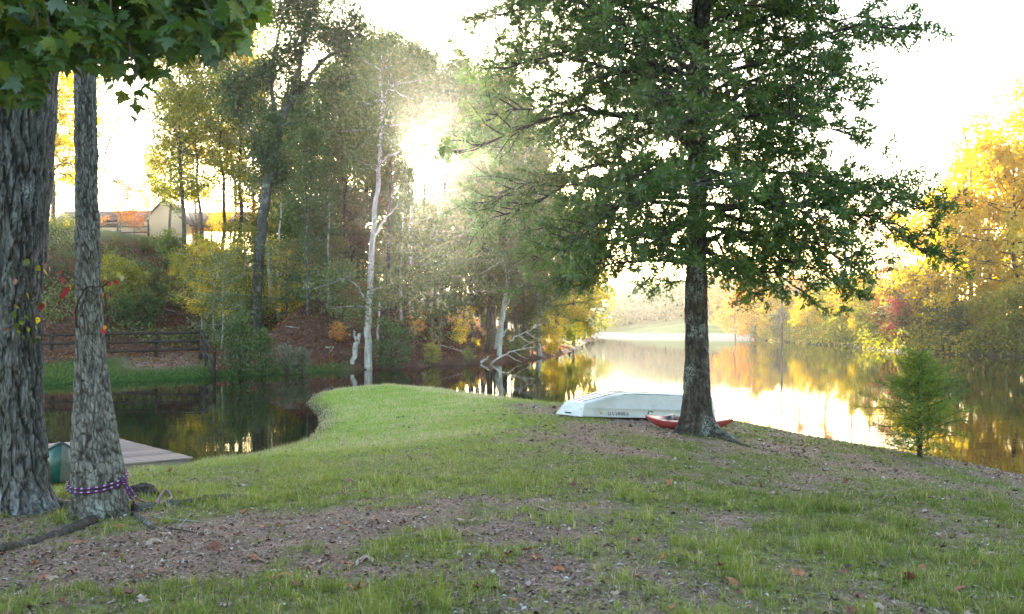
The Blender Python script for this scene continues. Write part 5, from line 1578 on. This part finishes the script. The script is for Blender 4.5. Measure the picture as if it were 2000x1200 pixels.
for i in range(n):
    t = i / (n - 1); s = 2 * t - 1
    wd = .33 * max(1 - abs(s) ** 2.2, 0.0) ** .9 + .014
    kz = .20 * abs(s) ** 3.4 + .004                       # rocker
    dz = .195 + .045 * abs(s) ** 3                       # sheer
    x = s * kl / 2
    rows_h.append([(x, -wd, dz), (x, -wd * 1.02, kz + (dz - kz) * .6), (x, -wd * .82, kz + (dz - kz) * .22), (x, -wd * .4, kz + .008), (x, 0, kz), (x, wd * .4, kz + .008), (x, wd * .82, kz + (dz - kz) * .22), (x, wd * 1.02, kz + (dz - kz) * .6), (x, wd, dz)])
    well = .10 * (sstep(-.62, -.50, s) * (1 - sstep(.42, .55, s)))
    seat = .03 * math.exp(-((s + .30) / .1) ** 2)
    rows_d.append([(x, -wd, dz + .002), (x, -wd * .8, dz + .018), (x, -wd * .68, dz + .012 - float(well) * .9 + seat), (x, 0, dz + .02 - float(well) + seat), (x, wd * .68, dz + .012 - float(well) * .9 + seat), (x, wd * .8, dz + .018), (x, wd, dz + .002)])
def loft(rows, nm, mat, parent):
    m = len(rows[0]); V = [p for r_ in rows for p in r_]
    Q = [(i * m + j, i * m + j + 1, (i + 1) * m + j + 1, (i + 1) * m + j) for i in range(len(rows) - 1) for j in range(m - 1)]
    o = link(nm, np_mesh(nm, V, np.array(Q), True), mat, parent); return o
loft(rows_h, 'hull', m_kayak, kayak); loft(rows_d, 'deck', m_kd, kayak)
for sx in (-1, 1):
    mb = MB(); e = sx * (kl / 2 - .10)
    mb.tube(np.array([(e - .05, 0, .27), (e - .03, 0, .325), (e + .03, 0, .33), (e + .05, 0, .30)]), .013, 6)
    link('carry_handle', mb.mesh('carry_handle'), m_rim, kayak)
mb = MB(); mb.box((-.34, 0, .20), (.05, .36, .14), Matrix.Rotation(-.25, 3, 'Y')); link('backrest', mb.mesh('backrest', False), m_rim, kayak)

# ------------------------------------------------------------------ small cypress at the water
r = np.random.default_rng(600)
pc_ = on_ground(1796, 893, 0, 12)
cyp = empty('cypress', pc_, 0, 'small feathery green cypress standing at the water edge on the right', 'tree')
Hc = CZ + (628 - 690) / F * pc_.y - pc_.z
mb = MB(); C = []; A = []; tn = []
mb.tube(np.array([(0, 0, -.15), (.01, 0, .25 * Hc), (-.02, .01, .6 * Hc), (.01, 0, Hc * .97)]), np.array([.055, .035, .02, .005]), 8)
for i in range(150):
    t = .03 + .95 * (i / 150) ** .95
    az = i * 2.399; z = t * Hc
    L = 1.25 * (1 - t) ** .7 * (.45 + .55 * min(t / .35, 1)) * r.uniform(.4, 1.3) + .06
    P = path((0, 0, z), (cos(az), sin(az), r.uniform(.1, .75)), L, 6, r, .13, -.02)
    mb.tube(P, np.linspace(.007, .002, 7), 4, False)
    cl = r.uniform()
    for j in range(int(5 + L * 26)):
        s = r.uniform(.15, 1) * 6
        q = np.array([np.interp(s, np.arange(7), P[:, k]) for k in range(3)])
        dv = (P[-1] - P[0]) / np.linalg.norm(P[-1] - P[0]) * .6 + r.normal(size=3) * .45; dv /= np.linalg.norm(dv)
        ls = r.uniform(.08, .2)
        for k in range(9):
            C.append(q + dv * ls * (k + .5) / 9 + r.normal(size=3) * .005); a2 = dv * .5 + r.normal(size=3) * .6; A.append(a2); tn.append(cl)
C = np.array(C); A = np.array(A); tn = np.array(tn)
V, Q = leaf_quads(C, A, r.uniform(.035, .065, len(C)), .011, r, .0, .3)
tag(link('crown', np_mesh('crown', V, Q, False, {'tone': np.clip(tn * .5 + r.uniform(size=len(C)) * .5, 0, 1)}), LEAF['cypress'], cyp), kind='stuff')
link('trunk', mb.mesh('trunk'), BARK['dark'], cyp)

# ------------------------------------------------------------------ grass, litter and weeds
r = np.random.default_rng(700)
m_blade = leaf_mat('grass_blade', [(0, (.065,.085,.020)), (.35, (.125,.16,.028)), (.68, (.21,.26,.035)), (.84, (.28,.30,.06)), (.92, (.38,.33,.16)), (1, (.48,.40,.24))], trans=.4, gloss=.03, tcol=1.2)
def sample_lawn(n, dmin, dmax, power, r, margin=420):
    u_ = r.uniform(size=n); d = (dmin ** (1 - power) + u_ * (dmax ** (1 - power) - dmin ** (1 - power))) ** (1 / (1 - power)) if power != 1 else dmin * (dmax / dmin) ** u_
    px = r.uniform(-margin, 2000 + margin, n)
    x = (px - 1000) / F * d
    return x, d
def blades(x, y, h, w_, bend, tone, near, ta=None):
    n = len(x); z = h_near(x, y)
    az = r.uniform(0, 2 * pi, n) if ta is None else ta - pi / 2 + r.normal(size=n) * .5; faz = az + r.normal(size=n) * .8
    S = np.stack([np.cos(faz), np.sin(faz), np.zeros(n)], -1); B = np.stack([-np.sin(az), np.cos(az), np.zeros(n)], -1)
    P = np.stack([x, y, z - .005], -1); up = np.array((0, 0, 1.0))
    hh = h[:, None]; ww = w_[:, None]; bb = bend[:, None]
    if near:
        m1 = P + up * hh * .55 + B * hh * bb * .25; tip = P + up * hh * (1 - .35 * bb) + B * hh * bb
        V = np.stack([P - S * ww * .5, P + S * ww * .5, m1 + S * ww * .42, m1 - S * ww * .42, tip], 1).reshape(-1, 3)
        k = np.arange(n)[:, None] * 5
        return V, k + np.array((0, 1, 2, 3)), k + np.array((3, 2, 4)), np.concatenate([tone, tone])
    tip = P + up * hh * (1 - .3 * bb) + B * hh * bb
    V = np.stack([P - S * ww * .5, P + S * ww * .5, tip], 1).reshape(-1, 3)
    return V, None, np.arange(n * 3).reshape(-1, 3), tone
VV = []; QQ = []; TT = []; tq = []; tt_ = []; n0 = 0
for (n, d0, d1, pw, near) in ((375000, 4.0, 11.5, 1.2, True), (410000, 9.5, 39, 1.0, False)):
    if near:
        nt_ = n // 15
        tx, ty = sample_lawn(nt_, d0, d1, pw, r)
        ti = np.repeat(np.arange(nt_), 15)
        trd = (.014 + .05 * r.uniform(size=nt_) ** 3)[ti]
        ta = r.uniform(0, 2 * pi, n); tr_ = np.sqrt(r.uniform(size=n)) * trd
        x = tx[ti] + tr_ * np.cos(ta); y = ty[ti] + tr_ * np.sin(ta)
        tsz = r.uniform(.55, 1.5, nt_)[ti] * np.where(r.uniform(size=nt_) > .93, 1.7, 1.0)[ti]; tkeep = r.uniform(size=nt_)[ti]; ttone = r.normal(size=nt_)[ti] * .12
    else:
        x, y = sample_lawn(n, d0, d1, pw, r); tsz = np.ones(n); tkeep = r.uniform(size=n); ttone = np.zeros(n); ta = None
    g = lawn_green(x, y); dsh = poly_dist(NEAR, x, y)
    tuft = fbm(x * 2.6, y * 2.6, 88, 3)
    keep = (tkeep < (.06 + .94 * np.clip(g + .5 * (tuft - .5), 0, 1) ** 1.7)) & (dsh > .02)
    x = x[keep]; y = y[keep]; g = g[keep]; tuft = tuft[keep]; dsh = dsh[keep]; tsz = tsz[keep]; ttone = ttone[keep]; ta = ta[keep] if ta is not None else None
    m = len(x)
    lush_ = sstep(14, 19, y) * sstep(2.2, -1.5, x)
    h = (.020 + .062 * sstep(.42, .72, tuft) * g + .024 * g) * r.uniform(.5, 1.5, m) * tsz * (1 + .25 * (dsh < .5))
    wd_ = np.maximum(.0030, .00042 * y) * r.uniform(.7, 1.3, m)
    big_n = fbm(x * .5, y * .5, 120, 3)
    tone = np.clip(.12 + .5 * big_n + .28 * r.uniform(size=m) + .35 * lush_ + .16 * sstep(9, 12, y) * sstep(1, -1, x) - .16 * sstep(1.0, 3, x) + (r.uniform(size=m) > .84 + .12 * lush_) * .55, 0, 1)
    tone = np.clip(tone + ttone, 0, 1)
    V, q_, t_, tn = blades(x, y, h, wd_, r.uniform(.2, 1.3, m), tone, near, ta)
    VV.append(V)
    if q_ is not None:
        QQ.append(q_ + n0); tq.append(tn[:m]); TT.append(t_ + n0); tt_.append(tn[m:])
    else: TT.append(t_ + n0); tt_.append(tn)
    n0 += len(V)
print('grass verts', n0)
me = np_mesh('grass', np.concatenate(VV), [np.concatenate(QQ), np.concatenate(TT)], False, {'tone': np.concatenate(tq + tt_)})
tag(link('grass', me, m_blade), kind='stuff')

# grass on the far bank of the creek
x = r.uniform(-26, -9, 30000); y = r.uniform(40, 53, 30000)
d_ = poly_dist(HILL, x, y); at = hill_attr(x, y)['grass']
k = (d_ > .05) & (r.uniform(size=len(x)) < at) & (d_ < 9)
x = x[k]; y = y[k]; m = len(x)
z = h_hill(x, y)
P = np.stack([x, y, z], -1); az = r.uniform(0, 2 * pi, m); S = np.stack([np.cos(az), np.sin(az), 0 * az], -1); hh = r.uniform(.03, .10, m)[:, None] * (1 + 1.2 * (x > -13.5))[:, None]
V = np.stack([P - S * .02, P + S * .02, P + np.array((0, 0, 1.0)) * hh + r.normal(size=(m, 3)) * .04], 1).reshape(-1, 3)
tag(link('bank_grass', np_mesh('bank_grass', V, np.arange(3 * m).reshape(-1, 3), False, {'tone': r.uniform(0, .3, m)}), m_blade), kind='stuff')

# chips, crumbs and small litter on the near ground
m_chip, nt, out = new_mat('ground_litter')
principled(nt, out, ramp(nt, attr(nt, 'tone'), [(0, (.05,.03,.022)), (.3, (.15,.09,.065)), (.6, (.29,.20,.16)), (.85, (.42,.34,.29)), (1, (.55,.50,.46))]), .9, None, .1)
n = 95000
x, y = sample_lawn(n, 4.2, 24, 1.1, r)
g = lawn_green(x, y); k = (r.uniform(size=n) < (1.05 - g * .75)) & (poly_dist(NEAR, x, y) > .2)
x = x[k]; y = y[k]; m = len(x)
P = np.stack([x, y, h_near(x, y) + .006], -1)
A = rand_dirs(m, r); A[:, 2] *= .25
sz = np.abs(r.normal(size=m)) * .010 + .006
sz *= np.maximum(1, y / 9)
V, Q = leaf_quads(P, A, sz * 1.8, sz * r.uniform(.25, 1.0, m), r, .3, 2.0)
tag(link('ground_litter', np_mesh('ground_litter', V, Q, False, {'tone': r.uniform(size=m)}), m_chip), kind='stuff')

n = 21000
x, y = sample_lawn(n, 4.2, 20, 1.2, r)
k = (poly_dist(NEAR, x, y) > .2) & (r.uniform(size=n) < 1.5 * np.clip(fbm(x * 1.1, y * 1.1, 170, 4) - .30, 0, 1) * (1.3 - lawn_green(x, y)))
x = x[k]; y = y[k]; m = len(x)
A = rand_dirs(m, r); A[:, 2] *= .35
sz = r.uniform(.018, .050, m)
V, Q = leaf_quads(np.stack([x, y, h_near(x, y) + .016], -1), A, sz, sz * r.uniform(.4, .8, m), r, .35, 1.2)
tag(link('leaf_crumbs', np_mesh('leaf_crumbs', V, Q, False, {'tone': r.uniform(size=m) ** 1.6}), m_chip), kind='stuff')
n = 120000
x, y = sample_lawn(n, 4.2, 22, 1.1, r)
k = (poly_dist(NEAR, x, y) > .2) & (r.uniform(size=n) < .35 + .65 * fbm(x * 2, y * 2, 160, 3))
x = x[k]; y = y[k]; m = len(x)
A = rand_dirs(m, r); A[:, 2] *= .2
V, Q = leaf_quads(np.stack([x, y, h_near(x, y) + .010], -1), A, r.uniform(.02, .07, m), .0024 * np.maximum(1, y / 7), r, .2, 2.0)
tag(link('dead_grass', np_mesh('dead_grass', V, Q, False, {'tone': r.uniform(.25, 1, m)}), m_chip), kind='stuff')
# leaf litter and sticks on the hillside
n = 60000
x = r.uniform(-34, 8, n); y = r.uniform(46, 92, n); d_ = poly_dist(HILL, x, y)
at = hill_attr(x, y)
k = (d_ > .4) & (at['grass'] < .4) & (y < 60 + d_ * 0 + 34)
x = x[k]; y = y[k]; m = len(x)
A = rand_dirs(m, r); A[:, 2] *= .5
V, Q = leaf_quads(np.stack([x, y, h_hill(x, y) + .03], -1), A, r.uniform(.08, .2, m), r.uniform(.05, .12, m), r, .3, .8)
tag(link('hillside_leaf_litter', np_mesh('hillside_leaf_litter', V, Q, False, {'tone': r.uniform(size=m) ** 1.7}), LEAF['rust']), kind='stuff')
# low growth on the upper slope
n = 26000
x = r.uniform(-40, -6, n * 2); y = r.uniform(58, 84, n * 2); d_ = poly_dist(HILL, x, y)
px = 1000 + x / y * F
k = (fbm(x * .35, y * .35, 140, 3) > .56 + .12 * sstep(420, 700, px)) & (d_ > 12)
x = x[k]; y = y[k]; m = len(x)
V, Q = leaf_quads(np.stack([x, y, h_hill(x, y) + r.uniform(.05, .9, m) ** 1.5], -1), rand_dirs(m, r), r.uniform(.12, .22, m), r.uniform(.08, .14, m), r)
tag(link('undergrowth', np_mesh('undergrowth', V, Q, False, {'tone': np.clip(fbm(x * .6, y * .6, 141, 3) + r.normal(size=m) * .2, 0, 1)}), LEAF['olive']), kind='stuff')
# brush along the right bank's waterline
n = 110000
x = r.uniform(31, 60, n); y = r.uniform(68, 150, n); d_ = poly_dist(RIGHT, x, y)
k = (d_ > -.2) & (d_ < 7)
x = x[k]; y = y[k]; m = len(x)
V, Q = leaf_quads(np.stack([x, y, h_right(x, y) + r.uniform(0, 1, m) ** 1.3 * 2.4 * (.4 + fbm(x * .4, y * .4, 150, 3))], -1), rand_dirs(m, r), r.uniform(.18, .34, m), r.uniform(.12, .2, m), r)
tag(link('bank_brush', np_mesh('bank_brush', V, Q, False, {'tone': np.clip(fbm(x * .5, y * .5, 151, 3) + r.normal(size=m) * .2, 0, 1)}), LEAF['lime']), kind='stuff')

# ------------------------------------------------------------------ fallen leaves, one by one
m_dry = []
for nm, st_ in (('dry_leaf_brown', ((.09,.032,.022), (.22,.09,.055))), ('dry_leaf_orange', ((.22,.075,.03), (.38,.17,.08))), ('dry_leaf_tan', ((.26,.17,.12), (.42,.31,.23))), ('dry_leaf_dark', ((.03,.02,.018), (.08,.05,.045)))):
    m_, nt, out = new_mat(nm)
    principled(nt, out, ramp(nt, noise(nt, 3, 4, .6, mapping(nt, (1, 1, 1))), [(.35, st_[0]), (.65, st_[1])]), .7, None, .25)
    m_dry.append(m_)
DRY = []
for k in range(6):
    me = maple_leaf_mesh('fallen_leaf', 800 + k, .35 + .35 * (k % 3)); me.materials.append(m_dry[0]); DRY.append(me)
r = np.random.default_rng(900)
KIND = ['brown', 'orange', 'tan', 'dark']
GL = {}
for ki, kn in enumerate(KIND):
    for zn, zt in (('bare', 'on the bare soil by the left trees'), ('mid', 'on the thin grass in the middle foreground'), ('rt', 'in the green grass toward the right'), ('back', 'on the lawn beyond the foreground')):
        GL[(ki, zn)] = {'brown': 'curled brown dry leaf lying ', 'orange': 'orange-red fallen leaf lying ', 'tan': 'pale tan fallen leaf lying ', 'dark': 'blackish shrivelled leaf lying '}[kn] + zt
fixed = [(1425, 1142, 1, .11), (1563, 1138, 1, .09), (1790, 1142, 0, .10), (1715, 1108, 3, .12), (1778, 1038, 3, .09), (1705, 1128, 2, .08), (1310, 952, 1, .09), (1032, 945, 1, .08),
         (222, 1032, 1, .10), (430, 1074, 0, .10), (160, 1064, 1, .09), (284, 1064, 2, .11), (498, 1096, 0, .10), (710, 1092, 2, .10), (690, 1105, 0, .10), (556, 1127, 1, .08), (505, 1096, 1, .07), (470, 1012, 1, .08),
         (600, 1110, 0, .12), (620, 1100, 0, .12), (1080, 1114, 1, .09), (1025, 1085, 1, .08), (810, 1180, 3, .11), (695, 1165, 1, .09), (585, 1150, 0, .08), (240, 1172, 0, .09), (1205, 1160, 2, .09), (1340, 1095, 3, .09), (1705, 1188, 2, .10),
         (330, 928, 1, .10), (135, 1000, 1, .11), (945, 932, 0, .08), (1120, 960, 0, .09), (1055, 1000, 2, .08), (1250, 940, 0, .08), (1484, 950, 1, .08), (1560, 965, 3, .08), (1655, 950, 0, .08), (1000, 940, 1, .07), (690, 945, 0, .09), (650, 935, 3, .09)]
spots = []
for (px, py, ki, s) in fixed: spots.append((on_ground(px, py), ki, s * 1.25))
while len(spots) < 285:
    x, y = sample_lawn(1, 5.0, 22, 1.1, r, 10); x = float(x[0]); y = float(y[0])
    if float(poly_dist(NEAR, np.array([x]), np.array([y]))[0]) < .5: continue
    if r.uniform() < .75 * float(lawn_green(x, y)) ** 2: continue
    if y > 13 and r.uniform() < .5: continue
    spots.append((Vector((x, y, gz(x, y))), int(r.choice(4, p=[.42, .2, .2, .18])), r.uniform(.045, .085)))
for i, (p, ki, s) in enumerate(spots):
    o = bpy.data.objects.new('fallen_leaf', DRY[i % 6]); COL.objects.link(o)
    o.material_slots[0].link = 'OBJECT'; o.material_slots[0].material = m_dry[ki]
    o.location = p + Vector((0, 0, .022 + s * .1)); o.scale = (s, s, s)
    o.rotation_euler = (r.normal() * .28 + (pi if r.uniform() < .35 else 0), r.normal() * .28, r.uniform(0, 2 * pi))
    zn = 'back' if p.y > 10 else ('bare' if p.x < -1.2 else ('mid' if p.x < 1.0 else 'rt'))
    tag(o, GL[(ki, zn)], 'leaf', GL[(ki, zn)].split(' lying')[0] + ' group ' + GL[(ki, zn)].split(' lying ')[1])
# twigs
for k, (pts, rr, lab) in enumerate([([(925, 1045), (955, 1052), (980, 1070)], .004, 'thin pale twig on the soil in the middle foreground'),
    ([(350, 1030), (368, 1012), (372, 1004)], .005, 'pale twig standing out beside the rope end'),
    ([(300, 1012), (360, 1018), (420, 1024)], .005, 'long thin twig lying right of the rope-tied tree'),
    ([(455, 1020), (462, 1008), (480, 1002)], .004, 'curved pale twig on the soil right of the rope'),
    ([(330, 1035), (365, 1040), (400, 1048)], .008, 'dark stick on the soil in front of the rope end'),
    ([(560, 640), (585, 644)], .03, 'pale fallen stick on the hillside right of the big leaning tree'),
    ([(318, 605), (345, 613)], .035, 'grey fallen limb lying on the hillside above the lower fence'),
    ([(636, 682), (652, 680), (645, 690)], .035, 'forked white stick on the slope left of the broken stub'),
    ([(858, 676), (900, 688), (915, 690)], .03, 'long fallen pole on the slope right of the two leaning stems')]):
    P = np.array([tuple(on_ground(a, b, rr * 1.5)) for a, b in pts]) if pts[0][1] > 760 else np.array([tuple(ground_at(a, b, 36) + Vector((0, 0, .06))) for a, b in pts])
    c0 = P.mean(0); mb = MB(); mb.tube(P - c0, np.linspace(rr, rr * .5, len(P)), 5)
    tag(link('twig', mb.mesh('twig'), BARK['pale' if k != 4 else 'dark'], None, Vector(c0)), lab, 'twig')
